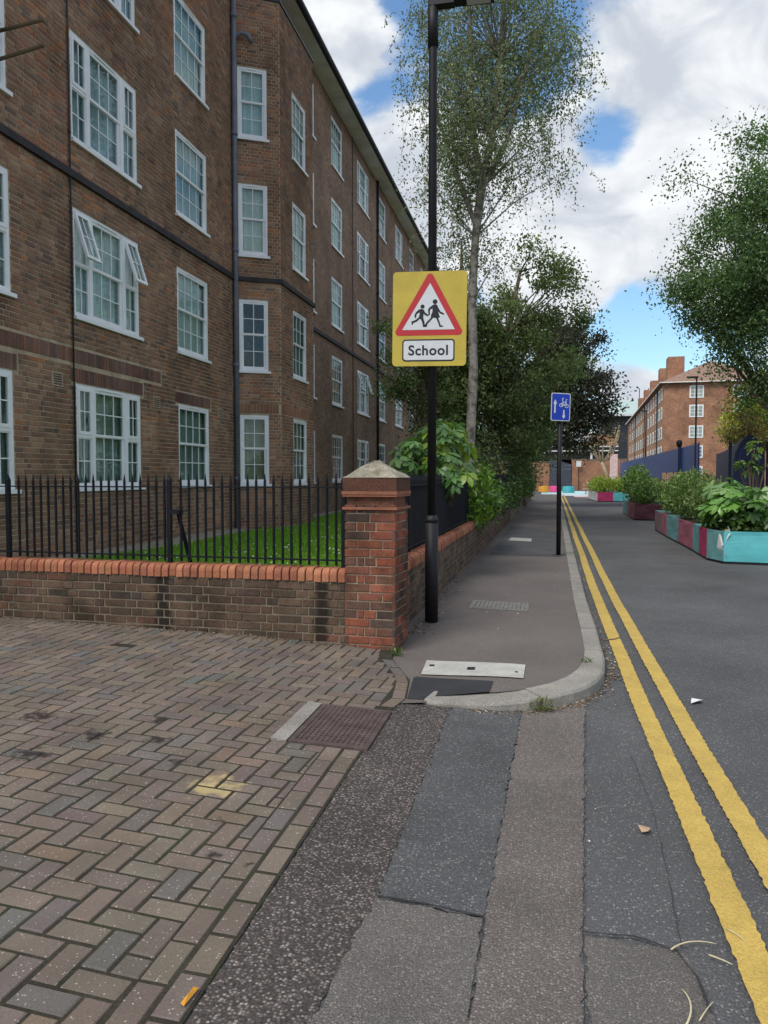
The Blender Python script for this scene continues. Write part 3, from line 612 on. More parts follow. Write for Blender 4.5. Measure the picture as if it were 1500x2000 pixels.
# ------------------------------------------------------------------ apartment building beside the lawn
BX = -7.0
bld = thing('apartment_building', 'long dark brown brick apartment block behind the lawn with white sash windows', 'building', (BX, 16.75, .26))
ROWS = [(1.32, 2.92), (3.94, 5.57), (6.58, 8.19), (9.22, 10.80), (11.86, 13.46)]
COLS = [(7.25, 9.17, 'wide'), (10.59, 12.51, 'wide'), (13.95, 15.35, 'four'), (21.75, 23.16, 'four'), (25.1, 26.5, 'four'), (28.7, 30.65, 'wide'), (32.6, 34.0, 'four'), (36.3, 38.25, 'wide'), (40.2, 41.6, 'four'), (44.0, 45.9, 'wide'), (48.0, 49.4, 'four'), (52.0, 53.9, 'wide')]
Y0, YE, ZT = 4.0, 60.0, 13.9
O = (BX, Y0); u = (0, 1); nrm = (1, 0)
OPN = [(c[0]-Y0, c[1]-Y0, z0, z1) for c in COLS for (z0, z1) in ROWS]
near_end = 16.72 - Y0
SOLD = [(c[0]-Y0-.12, c[1]-Y0+.12, 2.93, 3.15) for c in COLS[:3]] + [(3.2, 9.3, 3.22, 3.44)]
panel('wall', O, u, nrm, near_end, .0, ZT, [o for o in OPN if o[1] < near_end], 'mortar', bld, -.003)
panel('wall', (BX, 16.72), u, nrm, YE-16.72, .0, ZT, [(c[0]-16.72, c[1]-16.72, z0, z1) for c in COLS[3:] for (z0, z1) in ROWS], 'brick_far', bld, 0)
BC = [((.235, .138, .090), 7), ((.255, .155, .101), 6), ((.295, .185, .12), 3), ((.20, .120, .084), 5), ((.15, .098, .076), 2), ((.33, .145, .07), .8), ((.245, .12, .076), 1.8)]
def bcol(red=0.0):
    c = random.choices([c for c, w in BC], [w*(1 + (red*7 if i in (5, 6) else 0)) for i, (c, w) in enumerate(BC)])[0]; return jit(c, .11)
def patchred(y, z): return max(0, math.sin(y*.9+1.2)*math.sin(z*.8-.9))*(1.3 if z > 6 else .3)
bricks = []
for a, b, z0, z1 in lay_bricks(near_end, .1, ZT, [o for o in OPN if o[1] < near_end] + SOLD):
    bricks.append((O, u, nrm, a, b, z0, z1, .004, bcol(patchred((a+b)/2+Y0, z0))))
for (a, b, z0, z1) in SOLD:       # soldier courses over the ground-floor windows
    s = a
    while s + .07 < b: bricks.append((O, u, nrm, s+.004, s+.069, z0+.005, z1-.005, .005, jit(random.choice([(.19, .11, .085), (.21, .105, .075), (.15, .095, .078)]), .15))); s += .073
# bay: cant, front, far cant
P0, P1, P2, P3 = (-7.0, 16.75), (-6.055, 17.295), (-6.05, 19.87), (-7.0, 20.45); ZB = 12.35
def seg(p, q): d = Vector((q[0]-p[0], q[1]-p[1])); L = d.length; d /= L; return (d.x, d.y), (d.y, -d.x), L
BAYW = []
for p, q, win in ((P0, P1, (.12, .79, 'two')), (P1, P2, (.87, 1.95, 'three')), (P2, P3, None)):
    uu, nn, L = seg(p, q); ops = [(win[0], win[1], z0, z1) for (z0, z1) in ROWS[:4]] if win else []
    panel('wall', p, uu, nn, L, 0, ZB, ops, 'mortar', bld, -.003)
    sold = [(.0, L, 2.96, 3.18)] if win else []
    for a, b, z0, z1 in lay_bricks(L, .1, ZB, ops + sold, phase=.06): bricks.append((p, uu, nn, a, b, z0, z1, .004, tuple(v*(1.15 if win and win[2] == 'two' else 1.0) for v in bcol(.25))))
    for (a, b, z0, z1) in sold:
        s = a
        while s + .07 < b: bricks.append((p, uu, nn, s+.004, s+.069, z0+.005, z1-.005, .005, jit((.25, .13, .08), .2))); s += .073
    if win:
        for (z0, z1) in ROWS[:4]: BAYW.append((p, uu, nn, win[0], win[1], z0, z1, win[2]))
    m1 = MB(); uvbox(m1, p, uu, nn, -.02, L+.02, -.02, .055, 5.98, 6.08); m1.build('string_course', 'string', bld)
emit(bricks, bld, 'brick', 300)
MB().prism([(-7.1, 16.7), (-6.02, 17.27), (-6.02, 19.9), (-7.1, 20.5)], ZB, ZB+.06).build('bay_roof', 'gutter', bld)
rc = random.Random(3)
for (y0, y1, kd) in COLS:
    for i, (z0, z1) in enumerate(ROWS):
        near = y1 < 17; cur = rc.choices([None, 'curtain', 'curtain_warm'], [.35, .5, .15] if i else [.8, .15, .05])[0]
        if near and i == 0: cur = 'curtain_dim'
        if near and i in (1, 2, 3): cur = rc.choice(['curtain', 'curtain', 'curtain_dim', 'curtain_sky_tint'])
        window(bld, O, u, nrm, y0-Y0, y1-Y0, z0, z1, kd, near, cur, R(17) if (kd == 'wide' and i == 1 and y0 in (10.59, 28.7)) else 0.0)
for i, (p, uu, nn, a, b, z0, z1, kd) in enumerate(BAYW):
    window(bld, p, uu, nn, a, b, z0, z1, kd, True, {0: 'curtain_warm', 1: None, 2: 'curtain', 3: 'curtain', 4: 'curtain_warm', 5: 'curtain_dim', 6: 'curtain', 7: 'curtain_dim'}[i])
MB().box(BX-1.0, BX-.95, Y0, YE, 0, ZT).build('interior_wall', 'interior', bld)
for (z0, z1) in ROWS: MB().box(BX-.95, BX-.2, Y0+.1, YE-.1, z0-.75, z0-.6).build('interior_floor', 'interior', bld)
MB().box(BX-1.0, BX, YE-.05, YE, 0, ZT).build('end_wall', 'brick_far', bld); MB().box(BX-1.0, BX-.005, Y0, Y0+.05, 0, ZT).build('end_wall', 'brick_far', bld)
for a, b in ((Y0, 16.74), (20.44, YE)): MB().box(BX-.02, BX+.06, a, b, 5.975, 6.085).build('string_course', 'string', bld)
for a in np.arange(Y0, YE, 7.0): MB().box(BX-.05, BX+.55, a, a+6.985, ZT, ZT+.03).build('soffit_board', 'soffit', bld)
m1 = MB(); m1.tube([(BX+.62, Y0, ZT+.06), (BX+.62, YE, ZT+.06)], .075, 10); m1.box(BX+.54, BX+.57, Y0, YE, ZT-.01, ZT+.2); m1.build('gutter', 'gutter', bld)
npmesh('roof', [(BX+.6, Y0, ZT+.16), (BX+.6, YE, ZT+.16), (BX-5, YE, ZT+4.2), (BX-5, Y0, ZT+4.2), (BX-10.6, Y0, ZT+.16), (BX-10.6, YE, ZT+.16)], [(0, 1, 2, 3), (3, 2, 5, 4), (0, 3, 4), (1, 5, 2)], 'rooftile', bld)
MB().box(BX-10, BX-1.01, Y0, YE, 0, ZT).build('building_core', 'brick_far', bld)
def downpipe(x, y, z0, z1, r, material='pipe'):
    m1 = MB(); m1.tube([(x, y, z0), (x, y, z1)], r, 12)
    for z in np.arange(z0+1.2, z1, 2.6): m1.tube([(x, y, z), (x, y, z+.09)], r*1.28, 12)
    return m1.build('downpipe', material, bld, True)
downpipe(-6.925, 16.70, .2, 13.9, .056); downpipe(-6.94, 32.15, .2, 13.9, .05, 'gutter'); downpipe(-6.97, 10.5, .2, 13.9, .013, 'gutter'); downpipe(-6.97, 27.9, .2, 13.9, .013, 'gutter')
m1 = MB(); m1.tube([(-6.92, 16.72, 11.3), (-6.86, 16.72, 11.42), (-6.75, 16.75, 11.47), (-6.62, 16.8, 11.42), (-6.55, 16.83, 11.28)], [.04, .04, .045, .055, .05], 10); m1.build('swan_neck_pipe', 'pipe', bld, True)
for (y, z) in ((10.12, 2.92), (13.07, 2.86), (15.93, 2.88)):
    m1 = MB(); m1.box(BX-.02, BX+.014, y-.13, y+.13, z-.10, z+.11); o_ = m1.build('air_brick', 'mortar', bld)
    m1 = MB()
    for k in range(5): m1.box(BX+.012, BX+.018, y-.10, y+.10, z-.075+k*.035, z-.06+k*.035)
    m1.build('vent_slots', 'string', o_)
for z, dz in ((7.22, .12), (6.86, .16)):
    m1 = MB(); m1.tube([(-7.02, 8.95, z), (-6.33, 9.02, z+dz)], .024, 8); m1.build('projecting_pole', 'wood_pole', bld, True)

# ------------------------------------------------------------------ lawn
V = []; F = []; lx = np.linspace(-6.98, -1.36, 20); ly = np.concatenate([np.linspace(6.6, 20, 30), np.linspace(21, 60, 20)])
lz = lambda x, y: .27 + .03*math.sin(x*1.3+y*.4) + .02*math.sin(y*.9) + .10*sm((x+4)/3)*sm((14-y)/5)
for y in ly:
    for x in lx: V.append((x, y, lz(x, y)))
for j in range(len(ly)-1):
    for i in range(19): F.append((j*20+i, j*20+i+1, (j+1)*20+i+1, (j+1)*20+i))
lawn = npmesh('lawn', V, F, 'lawn_soil', smooth=True); tag(lawn, 'bright green lawn in front of the brick building', 'lawn', kind='structure')
n = 60000; gx = rng.uniform(-6.4, -1.5, n); gy = 9 + 17*rng.random(n)**1.5; gz = np.array([lz(a, b) for a, b in zip(gx, gy)]); h = rng.uniform(.03, .085, n); az = rng.uniform(0, 6.28, n); wd = .006 + gy*.0004
bx, by = np.cos(az)*wd, np.sin(az)*wd; lean = rng.normal(0, .03, (n, 2)); V = np.zeros((n, 3, 3)); V[:, 0] = np.stack([gx-bx, gy-by, gz-.01], 1); V[:, 1] = np.stack([gx+bx, gy+by, gz-.01], 1); V[:, 2] = np.stack([gx+lean[:, 0], gy+lean[:, 1], gz+h], 1)
cc = np.array([.18, .34, .035])*rng.uniform(.6, 1.5, (n, 1)); grass = npmesh('grass', V.reshape(-1, 3), np.arange(n*3).reshape(-1, 3), 'leaf', None, np.repeat(cc, 3, 0)); tag(grass, 'short bright green grass blades of the lawn', 'grass', kind='stuff')
n = 230; gx = rng.uniform(-6.3, -1.6, n); gy = 9.4 + 9*rng.random(n); s = rng.uniform(.006, .013, n); gz = np.array([lz(a, b) for a, b in zip(gx, gy)]) + .07
V = np.zeros((n, 4, 3)); F = []
for k, (dx, dy) in enumerate(((-1, -1), (1, -1), (1, 1), (-1, 1))): V[:, k] = np.stack([gx+dx*s, gy+dy*s, gz + dy*s*.4], 1)
tag(npmesh('daisies', V.reshape(-1, 3), np.arange(n*4).reshape(-1, 4), 'paper', lawn, np.ones((n*4, 3))), kind='stuff')
V = []; F = []
for j, y in enumerate(np.arange(6.6, 60, .5)): V += [(-6.99, y, lz(-6.99, y) + .03), (-6.55, y, lz(-6.55, y) + .02), (-6.53, y, lz(-6.53, y) - .03)]
for j in range(len(V)//3 - 1): F += [(3*j, 3*j+1, 3*j+4, 3*j+3), (3*j+1, 3*j+2, 3*j+5, 3*j+4)]
npmesh('apron_strip', V, F, 'concrete', lawn)

# ------------------------------------------------------------------ front wall, pillar, side wall
WC = [((.105, .067, .046), 5), ((.125, .08, .055), 4), ((.085, .058, .043), 4), ((.135, .067, .044), 1.0), ((.07, .052, .042), 2)]
def wcol(): return jit(random.choices([c for c, w in WC], [w for c, w in WC])[0], .18)
fwall = thing('garden_wall', 'low dark brick wall with rounded red coping along the drive', 'wall', (-1.66, 6.4, 0))
FL = 5.3; uf = (WALL_D.x, WALL_D.y); nf = (uf[1], -uf[0]); 
if nf[1] > 0: nf = (-nf[0], -nf[1])
Of = (WALL_A.x, WALL_A.y)
def wpanel(name, O, u, n, L, z0, z1, depth, material, parent):
    m1 = MB(); uvbox(m1, O, u, n, 0, L, -depth, -.006, z0, z1); return m1.build(name, material, parent)
wpanel('wall_core', Of, uf, nf, FL, -.1, .585, .205, 'mortar_dark', fwall)
emit([(Of, uf, nf, a, b, z0, z1, 0, wcol()) for a, b, z0, z1 in lay_bricks(FL, -.02, .588, [], 'flemish', .0125)], fwall, 'brick_stained', 300)
CC = [(.36, .135, .07), (.32, .12, .065), (.39, .16, .085), (.30, .11, .065)]
def coping(parent, O, u, n, L, zt, limit, start=0.0):
    s = start; k = 0; rest = MB()
    while s + .068 < L:
        m1 = MB() if k < limit else rest; a, b = s + .004, s + .068; prof = [(.012, zt-.112)] + [(.012 - .05 + .05*math.cos(t), zt - .05 + .05*math.sin(t)) for t in np.linspace(0, math.pi/2, 5)] + [(-.18 - .05*math.sin(t), zt - .05 + .05*math.cos(t)) for t in np.linspace(0, math.pi/2, 4)] + [(-.23, zt-.112)]
        dz = random.gauss(0, .0025); dd = random.gauss(0, .003); q = len(prof); V = []
        for ss, sh in ((a, 1), (a+.004, 0), (b-.004, 0), (b, 1)):
            for d, z in prof: cdx, cdz = (-.11 - d)*.03*sh, (zt-.06 - z)*.06*sh; V.append((O[0]+u[0]*ss+n[0]*(d+dd+cdx), O[1]+u[1]*ss+n[1]*(d+dd+cdx), z+dz+cdz))
        F = [tuple(range(q)), tuple(range(4*q-1, 3*q-1, -1))]
        for j in range(3):
            for i in range(q): F.append((j*q+i, (j+1)*q+i, (j+1)*q+(i+1) % q, j*q+(i+1) % q))
        m1.add(V, F, jit(random.choice(CC), .12))
        if k < limit: m1.build('coping_brick', 'coping', parent)
        s += .0735; k += 1
    if rest.v: tag(rest.build('coping_run', 'coping', parent), kind='stuff')
coping(fwall, Of, uf, nf, FL, .70, 80)
m1 = MB(); uvbox(m1, Of, uf, nf, 0, FL, -.2, -.012, .585, .66); m1.build('coping_bed', 'mortar_dark', fwall)

pil = thing('brick_pillar', 'square red brick pillar with a concrete pyramid cap at the wall corner', 'pillar', (-1.44, 6.55, 0))
pa = R(-4); pu = (math.cos(pa), math.sin(pa)); pn = (math.sin(pa), -math.cos(pa)); PO = Vector((-1.66, 6.345)); W = .445
corners = [PO, PO + Vector(pu)*W, PO + Vector(pu)*W - Vector(pn)*W, PO - Vector(pn)*W]
RC = [((.25, .083, .05), 4), ((.21, .078, .052), 4), ((.17, .082, .056), 3), ((.12, .066, .05), 2.5), ((.29, .08, .045), 1.4), ((.085, .055, .045), 1.2)]
def rcol(): return jit(random.choices([c for c, w in RC], [w for c, w in RC])[0], .15)
def ring(name, inset, z0, z1, material):
    c = sum(corners, Vector((0, 0)))/4; poly = [tuple(p + (c-p).normalized()*inset*1.414) for p in corners]; return MB().prism(poly, z0, z1).build(name, material, pil)
ring('pillar_core', .009, -.1, 1.215, 'mortar_pale'); bricks = []
for si in range(4):
    O_ = corners[si]; e = corners[(si+1) % 4]; uu, nn, L = seg(O_, e); r = 0; z = -.015
    while z < 1.2:
        lens = ([.22, .2225] if (r + si) % 2 else [.105, .065, .105, .17]) if r % 3 else ([.22, .2225] if (r+si) % 2 else [.11, .2225, .11]); s = 0
        for ln in lens: bricks.append((O_, uu, nn, s + (.005 if s else 0), min(s+ln, W) - (.005 if s+ln < W-.01 else 0), z+.005, z+.07, 0, rcol())); s += ln
        z += .075; r += 1
emit(bricks, pil, 'brick_dirty', 300)
ring('creasing_tile', -.018, 1.216, 1.238, 'coping').data.color_attributes  # tile courses
ring('neck_course', .02, 1.238, 1.325, 'brick_dirty'); ring('creasing_tile', -.016, 1.326, 1.345, 'coping'); ring('creasing_tile', -.022, 1.3455, 1.372, 'coping'); ring('cap_course', -.014, 1.3725, 1.487, 'brick_dirty')
for o_ in [c for c in pil.children if c.name.split('.')[0] in ('creasing_tile', 'neck_course', 'cap_course')]:
    a_ = o_.data.color_attributes['Col']; cc_ = {'creasing_tile': (.27, .11, .065), 'neck_course': (.20, .085, .055), 'cap_course': (.11, .05, .035)}[o_.name.split('.')[0]]
    a_.data.foreach_set('color', np.tile(np.array([*cc_, 1], np.float32), len(a_.data)))
c = sum(corners, Vector((0, 0)))/4; m1 = MB(); V = []; F = []; lv = [(-.02, 1.488), (.02, 1.515), (.08, 1.553), (.13, 1.583), (.17, 1.612), (.20, 1.63)]; ns_ = 8
for ins, z in lv:
    for i in range(4):
        p, q = corners[i], corners[(i+1) % 4]
        for k in range(ns_): b = p + (q-p)*k/ns_; v = b + (c-b)*(ins/.2225); V.append((v.x + random.gauss(0, .004), v.y + random.gauss(0, .004), z + random.gauss(0, .005 if z > 1.49 else 0)))
m = 4*ns_
for j in range(len(lv)-1):
    for i in range(m): F.append((j*m+i, j*m+(i+1) % m, (j+1)*m+(i+1) % m, (j+1)*m+i))
F += [tuple(range((len(lv)-1)*m, len(lv)*m)), tuple(range(m))[::-1]]; m1.add(V, F); m1.build('pyramid_cap', 'concrete', pil)

swall = thing('side_wall', 'long low brick wall with red coping beside the pavement', 'wall', (-1.25, 6.8, 0))
SWS = [((-1.255, 6.8), (-1.215, 9.0)), ((-1.215, 9.0), (-1.02, 24.0)), ((-1.02, 24.0), (-.72, 47.0))]
bricks = []
for i, (p, q) in enumerate(SWS):
    uu, nn, L = seg(p, q); wpanel('wall_core', p, uu, nn, L, -.1, .605, .205, 'mortar_dark', swall)
    if i < 2:
        for a, b, z0, z1 in lay_bricks(L, .02, .608, [], 'flemish'): bricks.append((p, uu, nn, a, b, z0, z1, 0, tuple(v*1.25 for v in wcol())))
        coping(swall, p, uu, nn, L, .725, 120 if i == 1 else 40)
    else: m1 = MB(); uvbox(m1, p, uu, nn, 0, L, -.215, .012, .606, .72); m1.build('coping_run', 'coping', swall); a_ = m1
    m1 = MB(); uvbox(m1, p, uu, nn, 0, L, -.2, -.012, .606, .69); m1.build('coping_bed', 'mortar_dark', swall)
for o_ in swall.children:
    if o_.name.startswith('coping_run') and len(o_.data.vertices) == 8: o_.data.color_attributes['Col'].data.foreach_set('color', np.tile(np.array([.34, .13, .07, 1], np.float32), 8))
emit(bricks, swall, 'brick_dirty', 260)

# railings
def rail_bars(parent, O, u, n, start, L, step, z0, z1, posts, zr, material='iron', limit=300, r=.0125):
    s = start; k = 0; mesh = None; rest = MB(); P = lambda s, z, d=-.11: (O[0]+u[0]*s+n[0]*d, O[1]+u[1]*s+n[1]*d, z)
    while s < L:
        if min([abs(s-p) for p in posts] or [9]) > step*.55:
            x, y, _ = P(s, 0); m1 = MB(); m1.tube([(0, 0, z0), (0, 0, z1-.075), (0, 0, z1)], [r, r, .0015], 7)
            if k < limit:
                if mesh is None: o = m1.build('bar', material, None, False, (0, 0, 0)); mesh = o.data; COL.objects.unlink(o); bpy.data.objects.remove(o)
                o = bpy.data.objects.new('bar', mesh); o.location = (x-parent.location.x, y-parent.location.y, -parent.location.z); link(o, parent)
            else: m1.v = [(a+x, b+y, c) for a, b, c in m1.v]; rest.add(m1.v, m1.f)
            k += 1
        s += step
    if rest.v: tag(rest.build('bars', material, parent), kind='stuff')
    for z, h in zr:
        m1 = MB(); uvbox(m1, O, u, n, max(0, start-.1), L, -.128, -.092, z, z+h); m1.build('rail', material, parent)
    for p in posts:
        m1 = MB(); V = []; x, y, _ = P(p, 0); m1.tube([(x, y, z0-.06), (x, y, z1-.06), (x, y, z1)], [.027, .027, .002], 4); m1.build('post', material, parent)
fr = thing('iron_railing', 'black iron railing with pointed bars on the low wall by the drive', 'railing', (-1.66, 6.48, .70))
rail_bars(fr, Of, uf, nf, .12, FL, .0835, .715, 1.525, [.05, 1.74, 3.5], [(1.395, .012), (.755, .012)])
m1 = MB(); b0 = Vector((Of[0]+uf[0]*1.66, Of[1]+uf[1]*1.66+.13, 1.17)); m1.tube([b0, b0 + Vector((.06, .16, -.55)), b0 + Vector((.07, .18, -.74))], [.02, .02, .02], 6); m1.build('back_stay', 'iron', fr)
MB().box(b0.x-.05, b0.x+.04, b0.y-.06, b0.y+.03, 1.15, 1.19).build('stay_clip', 'iron', fr)
sr = thing('side_railing', 'black iron railing with pointed bars along the pavement wall', 'railing', (-1.37, 6.9, .72))
for i, (p, q) in enumerate(SWS):
    uu, nn, L = seg(p, q); rail_bars(sr, p, uu, nn, .08, L, .0835, .73, 1.535, [.9, 2.1] if i == 0 else list(np.arange(1.8, L, 2.0)), [(1.40, .012), (.765, .012)], limit=(40, 180, 0)[i])

# ------------------------------------------------------------------ lamp post and signs
lp = thing('lamp_post', 'tall black street lamp post by the brick pillar', 'lamp post', (-1.055, 7.34, .08))
lx0, ly0 = -1.055, 7.34
MB().tube([(lx0, ly0, .05), (lx0, ly0, 1.06)], .064, 20).build('base_column', 'post_paint', lp, True)
MB().tube([(lx0, ly0, 1.055), (lx0, ly0, 1.085), (lx0, ly0, 1.125)], [.066, .066, .045], 20).build('collar', 'post_paint', lp, True)
MB().tube([(lx0, ly0, 1.12), (lx0, ly0, 5.62), (lx0, ly0, 5.95)], [.043, .039, .038], 18).build('shaft', 'post_paint', lp, True)
m1 = MB(); m1.tube([(lx0, ly0, 5.52), (lx0, ly0, 5.98)], .05, 16); m1.build('sleeve', 'post_paint', lp, True)
m1 = MB()
for a, b, z0, z1, w0 in ((lx0-.03, lx0+.2, 5.88, 5.965, .05), (lx0+.2, lx0+.30, 5.905, 5.98, .08), (lx0+.30, lx0+.56, 5.925, 5.99, .12)): m1.box(a, b, ly0-w0, ly0+w0, z0, z1)
lh = m1.build('lantern', 'post_paint', lp); MB().box(lx0+.31, lx0+.53, ly0-.09, ly0+.09, 5.915, 5.924).build('lens', 'sign_white', lh)
def arc_poly(pts, rads, n=6):
    out = []
    for i, p in enumerate(pts):
        p = Vector(p); a = (Vector(pts[i-1])-p).normalized(); b = (Vector(pts[(i+1) % len(pts)])-p).normalized(); half = a.angle(b)/2; r = rads; t = r/math.tan(half); c = p + (a+b).normalized()*(r/math.sin(half))
        s, e = p + a*t - c, p + b*t - c; a0 = math.atan2(s.y, s.x); d = (math.atan2(e.y, e.x)-a0 + math.pi) % (2*math.pi) - math.pi
        out += [(c.x + r*math.cos(a0 + d*k/n), c.y + r*math.sin(a0 + d*k/n)) for k in range(n+1)]
    return out
def plate(poly, d0, d1, M, name, material, parent):
    """extrude a 2D outline (x right, y up on the sign) between depths; M maps sign space to world"""
    n = len(poly); V = [M @ Vector((x, -d, y)) for d in (d0, d1) for x, y in poly]
    F = [tuple(range(n))[::-1], tuple(range(n, 2*n))] + [(i, (i+1) % n, n+(i+1) % n, n+i) for i in range(n)]
    return npmesh(name, [tuple(v) for v in V], F, material, parent)
def rect(w, h, cx=0, cy=0): return [(cx-w/2, cy-h/2), (cx+w/2, cy-h/2), (cx+w/2, cy+h/2), (cx-w/2, cy+h/2)]
def stroke(pts, w):
    pts = [Vector(p) for p in pts]; w = w if hasattr(w, '__len__') else [w]*len(pts); l = []; r = []
    for i, p in enumerate(pts):
        d = (pts[min(i+1, len(pts)-1)]-pts[max(i-1, 0)]).normalized(); n = Vector((-d.y, d.x)); l.append(p+n*w[i]/2); r.append(p-n*w[i]/2)
    return [tuple(v) for v in l + r[::-1]]
def circ(cx, cy, r, n=20): return [(cx+r*math.cos(2*math.pi*k/n), cy+r*math.sin(2*math.pi*k/n)) for k in range(n)]
ss = thing('school_sign', 'yellow sign board with children crossing triangle reading School on the lamp post', 'sign', (-1.07, 7.27, 2.54))
M = Matrix.Translation((-1.072, 7.27, 2.985)) @ Matrix.Rotation(R(3), 4, 'Z') @ Matrix.Rotation(R(.6), 4, 'Y')
SW, SH = .70, .885
plate(arc_poly(rect(SW, SH), .035), 0, .006, M, 'backboard', 'sign_yellow', ss)
plate(arc_poly(rect(SW-.005, SH-.005), .035), -.003, -.0005, M, 'back_face', 'sign_back', ss)
# sign coordinates from the picture: 1500 px zoom, 890 px = board width
S = lambda x, y: ((x-760)/890*SW, (918-y)/1158*SH)
tri = [S(348, 1120), S(1155, 1120), S(765, 350)]
plate(arc_poly([S(318, 1122), S(1185, 1122), S(765, 320)], .034), .006, .0075, M, 'red_triangle', 'sign_red', ss)
plate([S(432, 1052), S(1066, 1052), S(765, 482)], .0075, .009, M, 'white_triangle', 'sign_white', ss)
fig = lambda nm, poly: plate(poly, .009, .0105, M, nm, 'sign_black', ss)
# smaller child
fig('child_figure', [S(*p) for p in circ(676, 768, 25)]); fig('child_figure', [S(*p) for p in [(628, 806), (660, 796), (694, 806), (706, 838), (740, 866), (765, 850), (770, 864), (738, 886), (712, 876), (690, 858), (686, 905), (700, 950), (708, 1000), (728, 1006), (726, 1018), (684, 1018), (680, 985), (662, 930), (646, 916), (606, 952), (566, 968), (560, 990), (546, 984), (544, 948), (594, 930), (634, 896), (644, 850), (634, 838), (606, 862), (598, 904), (582, 906), (580, 870), (598, 836)]])
# taller child
fig('child_figure', [S(*p) for p in circ(826, 712, 29)]); fig('child_figure', [S(*p) for p in [(806, 748), (828, 742), (852, 752), (868, 790), (892, 832), (936, 856), (934, 874), (886, 856), (866, 832), (874, 866), (888, 902), (866, 910), (884, 960), (898, 1002), (930, 1008), (926, 1018), (884, 1022), (868, 975), (842, 912), (808, 906), (772, 944), (736, 985), (734, 1012), (706, 1016), (704, 996), (730, 956), (778, 908), (778, 880), (796, 836), (796, 790), (766, 812), (766, 850), (750, 856), (744, 838), (744, 800), (776, 768)]])
plate(arc_poly([S(436, 1440), S(1068, 1440), S(1068, 1168), S(436, 1168)], .03), .006, .0075, M, 'plate_border', 'sign_black', ss)
plate(arc_poly([S(452, 1422), S(1052, 1422), S(1052, 1186), S(452, 1186)], .022), .0075, .009, M, 'name_plate', 'sign_white', ss)
def text(body, size, M, parent, material, width, depth, boldness=.012):
    cu = bpy.data.curves.new('lettering', 'FONT'); cu.body = body; cu.size = size; cu.align_x = 'CENTER'; cu.align_y = 'CENTER'; cu.extrude = .0006; cu.offset = boldness*size; cu.space_character = 1.08
    o = bpy.data.objects.new('lettering', cu); link(o); bpy.context.view_layer.update(); k = width/max(o.dimensions.x, 1e-4)
    me = bpy.data.meshes.new_from_object(o.evaluated_get(bpy.context.evaluated_depsgraph_get())); bpy.data.objects.remove(o); xs_ = [v.co.x for v in me.vertices]; ys_ = [v.co.y for v in me.vertices]; cx, cy = (min(xs_)+max(xs_))/2, (min(ys_)+max(ys_))/2
    off_ = Vector(parent.location)
    for v in me.vertices: v.co = M @ Vector(((v.co.x-cx)*k, -depth - v.co.z, (v.co.y-cy)*k)) - off_
    me.materials.clear(); me.materials.append(MATS[material]); return link(bpy.data.objects.new('lettering', me), parent)
text('School', .1, M @ Matrix.Translation((S(750, 0)[0], 0, S(0, 1303)[1])), ss, 'sign_black', .375, .0098, .022)
for z in (-.25, .25): plate(rect(.12, .03, .01, z), -.075, -.003, M, 'clip', 'sign_back', ss)

bp = thing('sign_post', 'slim black post carrying the blue cycle sign by the kerb', 'post', (.27, 14.05, .088))
MB().tube([(.27, 14.05, .06), (.27, 14.05, 2.95)], .041, 14).build('tube', 'post_paint', bp, True); MB().tube([(.27, 14.05, .075), (.27, 14.05, .094)], [.16, .13], 14).build('base_mortar', 'tar_new', bp)
bs = thing('cycle_sign', 'blue rectangular sign with white arrows and bicycle on a slim post', 'sign', (.28, 13.99, 2.72))
M2 = Matrix.Translation((.28, 13.985, 2.72)) @ Matrix.Rotation(R(24), 4, 'Z') @ Matrix.Rotation(R(1.5), 4, 'Y'); w2, h2 = .365, .49
plate(arc_poly(rect(w2, h2), .03), 0, .004, M2, 'border', 'sign_white', bs); plate(arc_poly(rect(w2-.03, h2-.03), .02), .004, .006, M2, 'blue_face', 'sign_blue', bs)
plate(arc_poly(rect(w2-.004, h2-.004), .03), -.003, -.0004, M2, 'back_face', 'sign_back', bs)
Q = lambda x, y: ((x-705)/710*w2, (930-y)/1040*h2)
ar = lambda pts: plate([Q(*p) for p in pts], .006, .0075, M2, 'arrow', 'sign_white', bs)
ar([(465, 1160), (465, 850), (430, 800), (497, 650), (562, 800), (520, 850), (520, 1160)]); ar([(800, 1040), (848, 1040), (848, 1200), (880, 1275), (822, 1370), (768, 1275), (800, 1200)])
for cx, cy in ((720, 860), (925, 885)):
    o1, i1 = circ(cx, cy, 72, 20), circ(cx, cy, 52, 20)
    for k in range(20):
        plate([Q(*o1[k]), Q(*o1[(k+1) % 20]), Q(*i1[(k+1) % 20]), Q(*i1[k])], .006, .0075, M2, 'cycle_wheel', 'sign_white', bs) if k % 5 == 99 else None
    n = 20; V = [M2 @ Vector((Q(*p)[0], -d, Q(*p)[1])) for d in (.006, .0075) for p in o1 + i1]
    F = [(2*n+k, 2*n+(k+1) % n, 3*n+(k+1) % n, 3*n+k) for k in range(n)] + [(k, (k+1) % n, 2*n+(k+1) % n, 2*n+k) for k in range(n)]
    npmesh('cycle_wheel', [tuple(v) for v in V], F, 'sign_white', bs)
for pts in ([(720, 860), (780, 740), (890, 740), (925, 885)], [(780, 740), (832, 860), (890, 740)], [(720, 860), (832, 868)], [(770, 720), (760, 640), (800, 620)], [(895, 740), (890, 660), (935, 640)], [(750, 600), (800, 600)]):
    plate(stroke([Q(*p) for p in pts], .012), .006, .0075 + random.random()*.0004, M2, 'cycle_frame', 'sign_white', bs)

